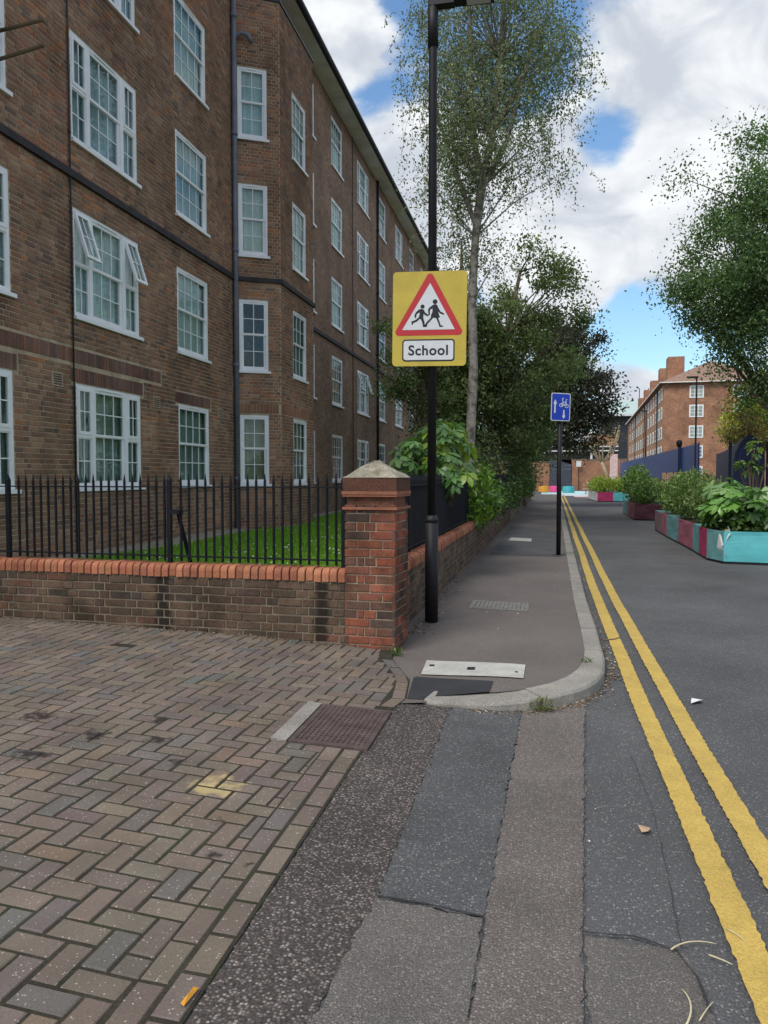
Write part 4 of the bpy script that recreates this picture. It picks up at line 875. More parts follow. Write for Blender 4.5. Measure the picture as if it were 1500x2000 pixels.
# ------------------------------------------------------------------ trees and shrubs
def leaf_quads(P, size, col, droop=.3, aspect=.55, flat_=.0):
    """kite-shaped leaves at points P (n,3)"""
    n = len(P); d = rng.normal(0, 1, (n, 3)); d[:, 2] = d[:, 2]*(1-flat_) - droop*1.6; d /= np.linalg.norm(d, axis=1)[:, None]; r = rng.normal(0, 1, (n, 3)); s = np.cross(d, r); s /= np.linalg.norm(s, axis=1)[:, None]; nn = np.cross(s, d)
    L = size*rng.uniform(.65, 1.35, (n, 1)); w = L*aspect*.5; V = np.stack([P, P + d*L*.45 + s*w + nn*L*.06, P + d*L - nn*L*.05, P + d*L*.45 - s*w + nn*L*.06], 1)
    return V.reshape(-1, 3), np.arange(n*4).reshape(-1, 4), np.repeat(col, 4, 0)
def tree(name, label, base, trunk, crown, nclump, leaves, size, colours, bark, limb_r, droop=.3, strands=0, spread=.55, group=None, clump_r=.5, seed=1, aspect=.55, squash=.7, cat='tree', trunk_lights=None, glossy=False, inner=.35, limbs=None):
    """trunk: [(x,y,z,r)], crown: [(cx,cy,cz,rx,ry,rz)] ellipsoids; clumps sit in the outer part of the ellipsoids"""
    global rng; rng = np.random.default_rng(seed); rd = random.Random(seed)
    t = thing(name, label, cat, base, group)
    m1 = MB(); m1.tube([p[:3] for p in trunk], [p[3] for p in trunk], 10); tk = m1.build('trunk', bark, t, True)
    vol = np.array([c[3]*c[4]*c[5] for c in crown]); vol = vol/vol.sum(); C = []
    while len(C) < nclump:
        c = crown[rng.choice(len(crown), p=vol)]; d = rng.normal(0, 1, 3); d /= np.linalg.norm(d); r = rng.uniform(inner, 1)**.6; C.append((c[0]+d[0]*c[3]*r, c[1]+d[1]*c[4]*r, c[2]+d[2]*c[5]*r))
    C = np.array(C); m1 = MB(); T = np.array(trunk)
    for k in range(nclump if nclump < 160 else 160):          # limbs reach from the trunk to the clumps
        c = C[k]; dz = np.abs(T[:, 2] - (c[2] - .9*np.hypot(c[0]-T[:, 0], c[1]-T[:, 1]))); i = int(np.argmin(dz)); i = max(i, 1); p = T[i]; mid = (p[:3]+c)/2 + np.array([rd.gauss(0, .15), rd.gauss(0, .15), rd.uniform(0, .35)*(1 if strands else .5)]); r = min(p[3]*.6, limb_r)
        m1.tube([p[:3], p[:3]*.6+mid*.4, mid, mid*.45+c*.55, c], [r, r*.8, r*.55, r*.35, r*.12], 5, cap=False)
    if limbs:
        for pts in limbs: m1.tube([p[:3] for p in pts], [p[3] for p in pts], 8, cap=False)
    m1.build('limbs', bark, t, True)
    w = rng.uniform(.4, 1.6, nclump); w /= w.sum(); idx = rng.choice(nclump, leaves, p=w); cr = clump_r*rng.uniform(.6, 1.4, nclump)
    off_ = rng.normal(0, 1, (leaves, 3))*cr[idx][:, None]*.55; off_[:, 2] *= squash; P = C[idx] + off_
    tone = rng.uniform(.65, 1.45, nclump)[idx]*rng.uniform(.7, 1.35, leaves); base_c = np.array(colours)[rng.choice(len(colours), leaves)]
    col = base_c*tone[:, None]
    if strands:
        ns_ = strands; si = rng.integers(0, nclump, ns_); st = C[si] + rng.normal(0, 1, (ns_, 3))*np.array([clump_r, clump_r, .3])*.7; ln = rng.uniform(.35, 1.45, ns_); per = 24
        tt = rng.random((ns_, per)); sx = rng.normal(0, .34, (ns_, 1)); sy = rng.normal(0, .34, (ns_, 1)); Q_ = np.stack([st[:, :1]+sx*np.sqrt(tt)+rng.normal(0, .05, (ns_, per)), st[:, 1:2]+sy*np.sqrt(tt)+rng.normal(0, .035, (ns_, per)), st[:, 2:3]-ln[:, None]*tt], 2).reshape(-1, 3)
        tc = rng.uniform(.65, 1.4, ns_).repeat(per)[:, None]*np.array(colours)[rng.choice(len(colours), ns_*per)]; P = np.concatenate([P, Q_]); col = np.concatenate([col, tc])
        m2 = MB()
        for k in range(0, ns_, 3): m2.tube([st[k], st[k] + np.array([sx[k, 0]*.7, sy[k, 0]*.7, -ln[k]*.5]), st[k] + np.array([sx[k, 0], sy[k, 0], -ln[k]])], [.006, .004, .002], 3, cap=False)
        tag(m2.build('twigs', 'bark', t), kind='stuff')
    V, F, c4 = leaf_quads(P, size, col, droop, aspect); cr_ = npmesh('crown', V, F, 'leaf_glossy' if glossy else 'leaf', t, c4); return t
GD = [(.14, .195, .08), (.175, .235, .09), (.115, .165, .075), (.23, .29, .11)]
BIRCH = [(.155, .20, .115), (.185, .225, .12), (.125, .17, .11), (.20, .22, .13)]
bx, by = -1.66, 18.0
tree('birch_tree', 'tall silver birch with pale trunk and hanging twigs behind the railing', (bx, by, .3),
     [(bx, by, .25, .13), (bx-.04, by, 2.0, .115), (bx+.04, by, 4, .105), (bx+.0, by, 5.5, .098), (bx+.07, by, 7.0, .09), (bx+.2, by, 8.1, .10), (bx+.45, by, 9.3, .075), (bx+.62, by+.1, 11, .06), (bx+.68, by+.1, 13, .045), (bx+.7, by, 15.5, .02)],
     [(-1.3, 18.1, 11.6, 1.9, 1.8, 3.6), (-2.0, 18, 9.2, 1.35, 1.5, 1.8), (.05, 18.2, 10.4, .95, 1.3, 2.3), (-1.0, 18, 14, 1.6, 1.6, 2.0), (-1.4, 18.2, 7.2, 1.2, 1.2, 1.2)], 170, 13500, .066, BIRCH, 'bark_birch', .026, .55, 2000, clump_r=.42, seed=11, squash=.9, inner=.15,
     limbs=[[(bx+.1, by, 7.2, .06), (bx-.35, by+.1, 8.4, .05), (bx-.75, by+.1, 9.6, .035), (bx-1.1, by, 10.6, .02)], [(bx+.2, by, 8.1, .085), (bx+.02, by+.1, 9.2, .07), (bx-.05, by+.1, 10.6, .055), (bx-.1, by, 12.6, .03)], [(bx+.22, by, 8.1, .08), (bx+.75, by-.1, 9.0, .06), (bx+1.1, by-.1, 10.2, .04), (bx+1.35, by, 11.6, .02)]])
tree('broadleaf_tree', 'dense dark green tree leaning over the pavement wall beyond the birch', (-1.75, 25.5, .3),
     [(-1.75, 25.5, .25, .24), (-1.7, 25.5, 2.2, .2), (-1.5, 25.4, 4, .16), (-1.2, 25.3, 6, .11), (-.8, 25.2, 8, .05)],
     [(-.75, 25.2, 5.4, 1.9, 2.0, 2.6), (-2.3, 25.5, 4.4, 1.8, 2, 2.4), (.2, 25, 7.4, 1.35, 1.5, 1.7), (-.55, 25, 3.0, 1.15, 1.5, 1.4), (-2.4, 25, 6.3, 1.4, 1.5, 1.5), (-3.1, 25.5, 3.2, 1.2, 1.5, 1.6)], 190, 46000, .105, GD, 'bark', .045, .3, clump_r=.5, seed=5, inner=.1)
tree('broadleaf_tree', 'small leafy tree overlapping the downpipe end of the brick facade', (-3.6, 24.0, .3),
     [(-3.6, 24, .25, .16), (-3.6, 24, 2.5, .13), (-3.75, 24, 4.5, .1), (-3.9, 24, 7, .05)],
     [(-3.7, 24, 5.4, 1.15, 1.3, 2.3), (-3.2, 24, 3.6, 1.1, 1.2, 1.4), (-4.6, 24, 6.1, .55, .8, 1.0), (-4.5, 24, 4.4, .6, .8, .9)], 80, 15000, .10, GD, 'bark', .03, .3, clump_r=.42, seed=8, inner=.1)
tree('conifer_tree', 'slim ivy covered trunk rising at the far end of the roofline', (-3.3, 32.0, .3),
     [(-3.3, 32, .25, .2), (-3.35, 32, 5, .16), (-3.4, 32, 9, .1), (-3.4, 32, 11, .04)],
     [(-3.4, 32, 7.5, 1.1, 1.2, 3.8), (-2.6, 32, 5.0, 1.5, 1.4, 2.6)], 90, 12000, .11, GD, 'bark', .03, .3, clump_r=.5, seed=9, inner=.1)
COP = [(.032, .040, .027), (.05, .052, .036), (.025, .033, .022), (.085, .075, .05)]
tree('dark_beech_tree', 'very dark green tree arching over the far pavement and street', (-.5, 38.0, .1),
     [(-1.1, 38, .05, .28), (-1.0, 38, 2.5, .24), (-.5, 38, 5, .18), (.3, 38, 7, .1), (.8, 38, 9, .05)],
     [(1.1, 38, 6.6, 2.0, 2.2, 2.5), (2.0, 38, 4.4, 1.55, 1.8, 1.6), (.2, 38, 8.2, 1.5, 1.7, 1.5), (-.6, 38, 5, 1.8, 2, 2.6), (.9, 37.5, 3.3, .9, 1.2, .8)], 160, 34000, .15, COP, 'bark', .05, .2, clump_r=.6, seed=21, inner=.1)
tree('ivy_clad_tree', 'dark glossy ivy mass on a trunk standing behind the cycle sign', (-1.2, 30.0, .2),
     [(-1.2, 30, .2, .22), (-1.15, 30, 3, .18), (-1.0, 30, 5.5, .1)],
     [(-.8, 30, 2.9, .95, 1.1, 1.9), (-1.6, 30, 3.6, 1.1, 1.1, 2.4), (-.35, 30.5, 4.6, 1.0, 1.1, 1.6)], 90, 15000, .10, [(.085, .15, .05), (.11, .185, .055), (.07, .125, .045)], 'bark', .03, .4, clump_r=.42, seed=31, glossy=True, inner=.1)
tree('street_tree', 'large leafy green tree hanging over the blue gates across the street', (6.1, 22.0, 0),
     [(6.1, 22, 0, .24), (6.1, 22, 3, .2), (6.2, 22, 5.5, .17), (6.0, 22, 8, .1), (5.9, 22, 10.5, .04)],
     [(6.2, 22, 8.2, 2.1, 2.2, 3.1), (4.6, 22, 7.4, 1.4, 1.9, 1.9), (4.2, 22, 6.2, 1.05, 1.3, .9), (3.45, 22, 9.55, .42, .6, .4), (5.5, 22, 4.7, 1.15, 1.2, 1.3), (5.9, 22, 3.7, .7, 1, 1.0), (5.0, 22, 5.6, 1.3, 1.5, 1.3), (5.6, 21.8, 6.6, 1.4, 1.5, 1.5)], 280, 64000, .088, [(.085, .14, .055), (.105, .165, .06), (.068, .118, .052)], 'bark', .04, .45, clump_r=.48, seed=41, squash=.85, inner=.1)
YG = [(.30, .36, .04), (.22, .30, .04), (.34, .27, .05)]
tree('garden_tree', 'yellow green tree behind the blue fence across the street', (10.9, 44, 0), [(10.9, 44, 0, .15), (10.9, 44, 2.5, .12), (10.8, 44, 5, .05)], [(10.9, 44, 4.2, 1.9, 1.8, 2.0), (11.6, 44, 5.6, 1.6, 1.8, 1.8), (12.3, 44, 5.2, 1.8, 1.8, 2.2)], 100, 15000, .14, YG, 'bark', .03, .3, clump_r=.55, seed=51, inner=.1)
tree('garden_tree', 'russet brown leaved bush behind the blue fence', (9.8, 41, 0), [(9.8, 41, 0, .12), (9.8, 41, 2.5, .1), (9.8, 41, 4.0, .04)], [(9.9, 41, 3.5, 1.1, 1.1, 1.4)], 40, 5000, .12, [(.16, .10, .03), (.12, .11, .03), (.10, .09, .03)], 'bark', .03, .3, clump_r=.45, seed=52, inner=.1)
tree('street_tree', 'dark green tree deep behind the blue gates', (12.0, 33, 0), [(12, 33, 0, .2), (12, 33, 3, .16), (12, 33, 7, .06)], [(11.5, 33, 5.5, 2.6, 2.2, 3.0)], 80, 11000, .13, GD, 'bark', .04, .3, clump_r=.6, seed=53, inner=.1)
# bare pollard at the far end
pt = thing('pollard_tree', 'pale pollarded tree with bare knuckled limbs at the end of the street', 'tree', (4.6, 62, 0)); rp = random.Random(4)
MB().tube([(4.9, 62, 0), (4.8, 62, 1.6), (4.4, 62, 2.6)], [.16, .14, .12], 8).build('trunk', 'bark_pale', pt, True)
m1 = MB()
for k in range(13):
    a = rp.uniform(-1, 1); e = (4.45 + a*1.5, 62 + rp.uniform(-.8, .8), 3.9 + rp.uniform(0, 1.6)); m1.tube([(4.45, 62, 2.5), (4.45 + a*.9, 62, 3.3 + rp.uniform(-.2, .3)), e], [.09, .06, .025], 6); m1.tube([e, (e[0]+.05, e[1], e[2]+.12)], [.08, .05], 6)
m1.build('limbs', 'bark_pale', pt, True)
rng = np.random.default_rng(9); P = np.stack([rng.normal(4.6, .9, 700), rng.normal(62, .6, 700), rng.normal(4.6, .6, 700)], 1); V, F, c4 = leaf_quads(P, .12, np.tile(np.array([[.16, .15, .05]]), (700, 1))); npmesh('crown', V, F, 'leaf', pt, c4)

def shrub(name, label, base, blobs, leaves, size, colours, aspect=.5, droop=0.0, group=None, stems=8, glossy=True, seed=3, cat='shrub'):
    global rng; rng = np.random.default_rng(seed); t = thing(name, label, cat, base, group); m1 = MB(); rd = random.Random(seed)
    for k in range(stems):
        b = blobs[k % len(blobs)]; e = (b[0]+rd.uniform(-.5, .5)*b[3], b[1]+rd.uniform(-.5, .5)*b[4], b[2]+b[5]*.5); m1.tube([(base[0]+rd.gauss(0, .05), base[1]+rd.gauss(0, .05), base[2]), ((base[0]+e[0])/2, (base[1]+e[1])/2, (base[2]+e[2])/2+.05), e], [.014, .010, .005], 5)
    if stems: m1.build('stems', 'bark', t)
    vol = np.array([b[3]*b[4]*b[5] for b in blobs]); bi = rng.choice(len(blobs), leaves, p=vol/vol.sum()); B = np.array(blobs)[bi]; d = rng.normal(0, 1, (leaves, 3)); d /= np.linalg.norm(d, axis=1)[:, None]; r = (rng.random(leaves)**.45)[:, None]
    P = B[:, :3] + d*B[:, 3:6]*r*(1 + rng.normal(0, .1, (leaves, 1))); col = np.array(colours)[rng.choice(len(colours), leaves)]*rng.uniform(.6, 1.4, (leaves, 1))
    V, F, c4 = leaf_quads(P, size, col, droop, aspect); npmesh('foliage', V, F, 'leaf_glossy' if glossy else 'leaf', t, c4); return t
LAU = [(.09, .19, .025), (.15, .28, .035), (.085, .18, .03), (.19, .32, .04)]
shrub('laurel_shrub', 'bright green laurel spilling over the coping of the pavement wall', (-1.5, 14.2, .3), [(-1.2, 13.9, 1.2, .38, .9, .42), (-1.1, 14.6, .95, .34, .9, .32), (-1.15, 13.4, .85, .28, .6, .30), (-1.25, 15.0, 1.45, .33, .6, .3)], 2600, .125, LAU, .38, -.25, seed=61)
shrub('ivy_shrub', 'ragged green creeper on the railing beyond the laurel', (-1.3, 19, .3), [(-1.2, 18.5, 1.05, .3, 1.2, .4), (-1.1, 21, .95, .3, 1.4, .45), (-.95, 24, 1.0, .35, 1.4, .5)], 2600, .10, [(.06, .12, .025), (.08, .16, .03), (.045, .09, .022)], .5, .2, seed=62)
shrub('hedge_shrub', 'light green bush at the far end of the pavement wall', (-.85, 34, .2), [(-.8, 33, 1.35, .5, 1.3, .75), (-.75, 36, 1.1, .45, 1.3, .6)], 2600, .12, [(.12, .20, .03), (.09, .16, .028)], .5, .1, seed=63)
shrub('hedge_shrub', 'dark bush filling the gap behind the railing under the ivy trunk', (-2.0, 20.5, .3), [(-2.2, 20, 1.4, .8, 1.2, 1.1), (-2.0, 23, 1.8, .9, 1.5, 1.4), (-1.7, 27.5, 1.6, .7, 1.6, 1.2)], 5200, .10, GD, .5, .2, seed=64)
shrub('weed', 'grass tuft growing from the joint of the curved kerb', (.0, 4.94, 0.0), [(.0, 4.93, .035, .085, .035, .05)], 130, .042, [(.13, .16, .04), (.17, .18, .06)], .16, -.7, stems=0, seed=65, cat='weed')
shrub('weed', 'small green weed by the foot of the brick pillar', (-1.2, 6.28, 0.0), [(-1.19, 6.24, .03, .05, .04, .03)], 60, .045, [(.09, .15, .03)], .3, -.4, stems=0, seed=66, cat='weed')
shrub('weed', 'small green weed where the straight kerb meets the corner stone', (.33, 5.95, .09), [(.33, 5.95, .10, .04, .03, .02)], 40, .03, [(.07, .12, .03)], .3, -.3, stems=0, seed=67, cat='weed')

def palmate(name, nl, length, width, spread, fuse, droop, fold=.12):
    """one hand-shaped leaf, leaflets radiating from the stalk end; several tones by object"""
    V = []; F = []; rd = random.Random(nl)
    for k in range(nl):
        t = -spread/2 + spread*k/(nl-1); f = 1 - .35*abs(t)/(spread/2+.001); L = length*f; W_ = width*f; d = Vector((math.sin(t), math.cos(t), 0)); s = Vector((d.y, -d.x, 0)); b = len(V); st = [(fuse*.0, .10), (.35, .62), (.65, 1.0), (.86, .6), (1.0, .04)]
        for a, w_ in st:
            c = d*L*a + Vector((0, 0, -droop*L*a*a + .02*(k % 2))); e = s*W_*.5*w_
            V += [tuple(c - e + Vector((0, 0, fold*W_*w_*.5))), tuple(c), tuple(c + e + Vector((0, 0, fold*W_*w_*.5)))]
        for i in range(4):
            F += [(b+i*3, b+i*3+1, b+i*3+4, b+i*3+3), (b+i*3+1, b+i*3+2, b+i*3+5, b+i*3+4)]
    return V, F
def big_leaf_shrub(name, label, base, blobs, n, leafargs, scale, colours, seed, cat='shrub', up=.9, group=None):
    rd = random.Random(seed); t = thing(name, label, cat, base, group); V, F = palmate('leaf', *leafargs); meshes = []
    for c in colours:
        o = npmesh('leaf', V, F, 'leaf_glossy', None, np.tile(np.array([c]), (len(V), 1))); meshes.append(o.data); bpy.data.objects.remove(o)
    m1 = MB(); tot = sum(b[3]*b[4]*b[5] for b in blobs)
    for k in range(n):
        b = rd.choices(blobs, [q[3]*q[4]*q[5] for q in blobs])[0]; d = Vector((rd.gauss(0, 1), rd.gauss(0, 1), rd.gauss(.25, .9))).normalized(); r = rd.random()**.35; p = Vector((b[0]+d.x*b[3]*r, b[1]+d.y*b[4]*r, b[2]+d.z*b[5]*r))
        o = bpy.data.objects.new('leaf', rd.choice(meshes)); az = math.atan2(-d.x, d.y) + rd.gauss(0, .5); o.rotation_euler = (rd.gauss(-.35, .28) - (.5 if d.z < 0 else 0), rd.gauss(0, .3), az); s = scale*rd.uniform(.7, 1.25); o.scale = (s, s, s); o.location = p - Vector(base); link(o, t)
        q = Vector((base[0], base[1], base[2])) + Vector((rd.gauss(0, .08), rd.gauss(0, .08), 0)); m1.tube([q.lerp(p, .35) + Vector((0, 0, .05)), p.lerp(q, .25) + Vector((0, 0, .02)), p], [.006, .004, .003], 4, cap=False)
    for b in blobs: m1.tube([base, ((base[0]+b[0])/2, (base[1]+b[1])/2, (base[2]+b[2])/2), b[:3]], [.03, .022, .012], 6)
    m1.build('stems', 'bark', t); return t
big_leaf_shrub('chestnut_sapling', 'horse chestnut sapling with large drooping hand shaped leaves above the side railing', (-1.75, 11.3, .3),
    [(-1.45, 11.1, 1.95, .45, .6, .35), (-1.85, 11.2, 1.75, .4, .6, .32), (-1.3, 10.6, 1.6, .32, .5, .28), (-1.5, 11.6, 2.15, .35, .5, .22), (-1.12, 10.5, 1.42, .2, .35, .2)], 190, (6, .2, .085, 3.6, 0, .35), 1.0,
    [(.095, .20, .055), (.12, .235, .07), (.08, .165, .05), (.20, .30, .035)], 71)
FATS = [(.12, .26, .05), (.15, .30, .06), (.09, .19, .045), (.21, .33, .13)]
# ------------------------------------------------------------------ planters across the street
PLH = .56
def planter(label, poly, panels, front_mats, group='painted planters along the street', soil_drop=.06):
    """poly: plan outline (ccw); panels: list of (p,q,material)"""
    c = Vector((sum(p[0] for p in poly)/len(poly), sum(p[1] for p in poly)/len(poly))); t = thing('planter_box', label, 'planter', (c.x, c.y, 0), group)
    MB().prism([tuple(c + (Vector(p)-c)*.985) for p in poly], .0, .05).build('base_shade', 'sign_black', t)  # black foot standing in for the shadow beneath the planter
    MB().prism([tuple(c + (Vector(p)-c)*.98) for p in poly], .05, PLH-soil_drop).build('soil', 'soil', t)
    for p, q, m_ in panels:
        uu, nn, L = seg(p, q); V = []; F = []; k = 8; rd = random.Random(int(L*1000)+7)
        for j in range(k+1):
            for i in range(k+1):
                s = L*i/k; z = .045 + (PLH-.045)*j/k; d = .010*math.sin(i*.9+rd.random())*math.sin(j*.6)*min(1, L) if 0 < i < k and 0 < j < k else 0; V.append((p[0]+uu[0]*s+nn[0]*d, p[1]+uu[1]*s+nn[1]*d, z))
        for j in range(k):
            for i in range(k): a = j*(k+1)+i; F.append((a, a+1, a+k+2, a+k+1))
        m0 = len(V); V += [(x - nn[0]*.02, y - nn[1]*.02, z) for x, y, z in V[:m0]]; F += [tuple(m0+i for i in f[::-1]) for f in F]
        top = [k*(k+1)+i for i in range(k+1)]; F += [(top[i], top[i+1], m0+top[i+1], m0+top[i]) for i in range(k)]
        npmesh('panel', V, F, m_, t)
    return t
A = [(3.00, 22.0), (2.96, 20.5), (2.96, 19.75), (2.94, 17.95), (2.90, 16.15), (2.86, 15.25), (2.87, 14.5), (3.02, 13.98), (4.9, 13.55), (5.0, 14.6), (4.5, 16.0), (4.4, 22.0)]
# first planter (nearest group) split into three boxes along the street
def box_run(label, pts, mats_, back):
    poly = pts + back; planter(label, poly, [(pts[i], pts[i+1], mats_[i]) for i in range(len(pts)-1)] + [(poly[i], poly[(i+1) % len(poly)], 'teal_shaded') for i in range(len(pts)-1, len(poly))], None)
box_run('teal and magenta planter with a dented corner full of fatsia', [(2.91, 16.15), (2.88, 15.35), (2.86, 14.55), (3.02, 13.98), (5.3, 13.62)], ['teal_shaded', 'magenta', 'teal_shaded', 'teal'], [(5.4, 14.7), (4.3, 16.0)])
box_run('rose and shaded teal planter next to the dented teal one', [(2.95, 19.75), (2.94, 18.0), (2.915, 16.17)], ['teal_shaded', 'rose'], [(4.2, 16.2), (4.3, 19.7)])
box_run('mauve and rose planter at the end of the long row', [(3.02, 22.3), (2.97, 20.6), (2.955, 19.77)], ['mauve', 'rose'], [(4.2, 19.77), (4.2, 22.3)])
box_run('separate planter with dark maroon end panel', [(3.2, 33.0), (3.08, 30.0), (3.02, 27.2), (4.2, 27.0)], ['teal_shaded', 'rose', 'maroon'], [(4.3, 33.0)])
box_run('far planter with magenta and teal end panels', [(2.85, 52.0), (3.1, 46.7), (3.98, 46.65), (4.9, 46.8)], ['paint_white', 'magenta', 'teal'], [(5.0, 52)])
# dent in the teal corner: a folded flap
tag(npmesh('torn_flap', [(2.97, 14.12, .50), (3.12, 13.93, .53), (3.0, 14.0, .3), (2.955, 14.2, .26), (3.06, 13.92, .12)], [(0, 1, 2), (0, 2, 3), (3, 2, 4)], 'paint_white', next(o for o in COL.objects if o.get('label', '').startswith('teal and magenta'))))
big_leaf_shrub('fatsia_plant', 'fatsia with big glossy star leaves in the dented teal planter', (3.9, 14.6, .5), [(3.9, 14.4, .92, .9, .5, .40), (3.35, 14.9, .92, .45, .6, .34), (4.7, 14.3, .92, .75, .45, .40), (3.5, 15.6, 1.06, .52, .6, .38)], 295, (8, .21, .085, 4.4, 0, .22), 1.3, FATS, 81, 'plant')
shrub('planter_plants', 'low dark undergrowth beneath the star leaved fatsia', (4.0, 14.5, .5), [(3.9, 14.4, .68, .95, .5, .24), (3.4, 15.2, .72, .45, .8, .28), (4.8, 14.3, .68, .6, .45, .24)], 1600, .13, [(.06, .11, .03), (.08, .14, .035)], .5, -.2, seed=87, cat='plant')
shrub('planter_plants', 'feathery grey green herbs in the rose planter', (3.5, 17.8, .5), [(3.5, 17.2, .95, .5, .8, .48), (3.4, 18.8, 1.05, .5, .9, .58)], 7500, .085, [(.13, .20, .06), (.17, .24, .085), (.10, .16, .055)], .42, -.3, seed=82, glossy=False, cat='plant')
shrub('planter_plants', 'mixed bushy greenery in the mauve planter', (3.5, 21, .5), [(3.5, 20.8, 1.0, .55, 1.0, .55)], 4200, .09, [(.12, .21, .05), (.16, .26, .06)], .5, -.3, seed=83, cat='plant')
shrub('planter_plants', 'leafy green bush in the planter with the maroon end', (3.6, 30, .5), [(3.6, 28.3, .95, .6, 1.1, .5), (3.5, 31, 1.2, .55, 1.4, .7)], 5200, .11, [(.13, .23, .05), (.18, .28, .06), (.10, .17, .045)], .5, -.3, seed=84, cat='plant')
shrub('planter_plants', 'yellow green ornamental grass in the far magenta planter', (3.8, 48.5, .5), [(3.5, 47.6, .95, .75, .8, .55), (4.5, 48.2, .9, .6, 1, .5), (3.3, 50, .9, .6, 1, .5)], 3600, .17, [(.27, .36, .05), (.21, .30, .045)], .25, -.7, seed=85, cat='plant')
big_leaf_shrub('fig_branch', 'leafy fig branch hanging in front of the blue gate', (4.75, 19.2, .5), [(4.72, 19.0, 2.15, .22, .2, .26), (4.6, 19.0, 1.75, .25, .2, .18), (4.95, 19, 1.7, .12, .1, .1)], 26, (5, .16, .085, 3.2, 0, .2), 1.0, [(.15, .26, .04), (.20, .30, .05), (.09, .17, .035)], 86, 'plant')

# ------------------------------------------------------------------ blue fence, gates and school wall across the street
FXN, FXF = 6.6, 7.0
bf = thing('blue_fence', 'long navy blue metal fence above a tan brick base across the street', 'fence', (7.0, 50, 0))
p, q = (6.75, 36.6), (7.0, 74.5); uu, nn, L = seg(p, q); nn = (-abs(nn[0]), nn[1])
for k in range(int(L/.62)):
    s = k*.62; m1 = MB(); uvbox(m1, p, uu, nn, s, s+.605, -.015, .015, 1.25 if s > 11 else 1.7, 2.95 - s*.006); m1.build('panel', 'blue_panel', bf)
for k in range(int(L/2.4)+1):
    s = k*2.4; m1 = MB(); uvbox(m1, p, uu, nn, s-.05, s+.05, -.06, -.016, .0, 3.0 - s*.006); m1.build('post', 'iron_navy', bf)
MB().box(6.98, 7.02, 74.5, 74.6, 0, 3).build('post', 'iron_navy', bf)
bw = thing('boundary_wall', 'tan brick dwarf wall with gaps under the blue fence', 'wall', (7.0, 50, 0))
for k in range(46):
    s = .2 + k*.8; m1 = MB(); uvbox(m1, p, uu, nn, s, s+.56, -.2, .0, 0, 1.15 if s > 11 else 1.6); m1.build('pier', 'timber_tan', bw)
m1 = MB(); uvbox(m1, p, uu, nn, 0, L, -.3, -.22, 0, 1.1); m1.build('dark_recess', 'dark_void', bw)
ob = thing('gate_pillar', 'navy gate pillar with a ball top beside the translucent fence panels', 'post', (6.4, 41, 0))
MB().box(6.6, 6.76, 40.9, 41.06, 0, 2.95).build('shaft', 'iron_navy', ob); m1 = MB(); m1.tube([(6.67, 41.02, 2.95), (6.67, 41.02, 3.05), (6.67, 41.02, 3.2), (6.67, 41.02, 3.3), (6.67, 41.02, 3.33)], [.08, .13, .15, .1, .02], 12); m1.build('ball_top', 'iron', ob, True)
# gates near the street tree
bg_ = thing('blue_gate', 'dark blue solid metal gate with curved top beside the fig branch', 'gate', (6.3, 28, 0))
p, q = (6.5, 31.5), (6.05, 25.6); uu, nn, L = seg(p, q); kk = 10
for k in range(kk):
    s0, s1 = L*k/kk, L*(k+1)/kk; f0, f1 = k/kk, (k+1)/kk; m1 = MB(); top = lambda f: 2.35 + .35*f**2
    V = [(p[0]+uu[0]*s+nn[0]*d, p[1]+uu[1]*s+nn[1]*d, z) for s, z in ((s0, .1), (s1-.01, .1), (s1-.01, top(f1)), (s0, top(f0))) for d in (0, .03)]
    npmesh('board', V, [(0, 2, 4, 6), (1, 7, 5, 3), (0, 1, 3, 2), (2, 3, 5, 4), (4, 5, 7, 6), (6, 7, 1, 0)], 'iron_navy', bg_)
og = thing('oval_gate', 'navy gate leaf with a big oval ring and pointed arch top', 'gate', (5.9, 24.2, 0))
M3 = Matrix.Translation((5.92, 24.4, 0)) @ Matrix.Rotation(R(-8), 4, 'Z')
plate([(-.42, .1), (.42, .1), (.42, 2.0), (.40, 2.25), (.25, 2.55), (.05, 2.72), (-.05, 2.72), (-.25, 2.5), (-.38, 2.2), (-.42, 1.9)], 0, .04, M3, 'leaf_panel', 'iron_navy', og)
m1 = MB(); ring_ = [M3 @ Vector((.27*math.cos(a), -.05, 2.0 + .42*math.sin(a))) for a in np.linspace(0, 2*math.pi, 29)]; m1.tube(ring_, .028, 6, cap=False); m1.build('oval_ring', 'blue_panel', og, True)
for x in (-.5, .5): m1 = MB(); m1.tube([M3 @ Vector((x, 0, 0)), M3 @ Vector((x, 0, 2.5))], .05, 8); m1.build('post', 'iron_navy', og)
def far_lamp(label, x, y, h, r=.05):
    t = thing('street_lamp', label, 'lamp post', (x, y, 0), 'street lamps beyond the planters'); MB().tube([(x, y, 0), (x, y, h)], [r*1.2, r*.8], 8).build('shaft', 'post_paint', t); MB().box(x-.4, x+.05, y-.08, y+.08, h-.02, h+.05).build('lantern', 'post_paint', t)
far_lamp('thin dark lamp post in front of the hipped brick building', 6.35, 35.0, 5.7, .04); far_lamp('slender lamp post beside the orange lit brick facade', 6.9, 56, 6.0, .05)
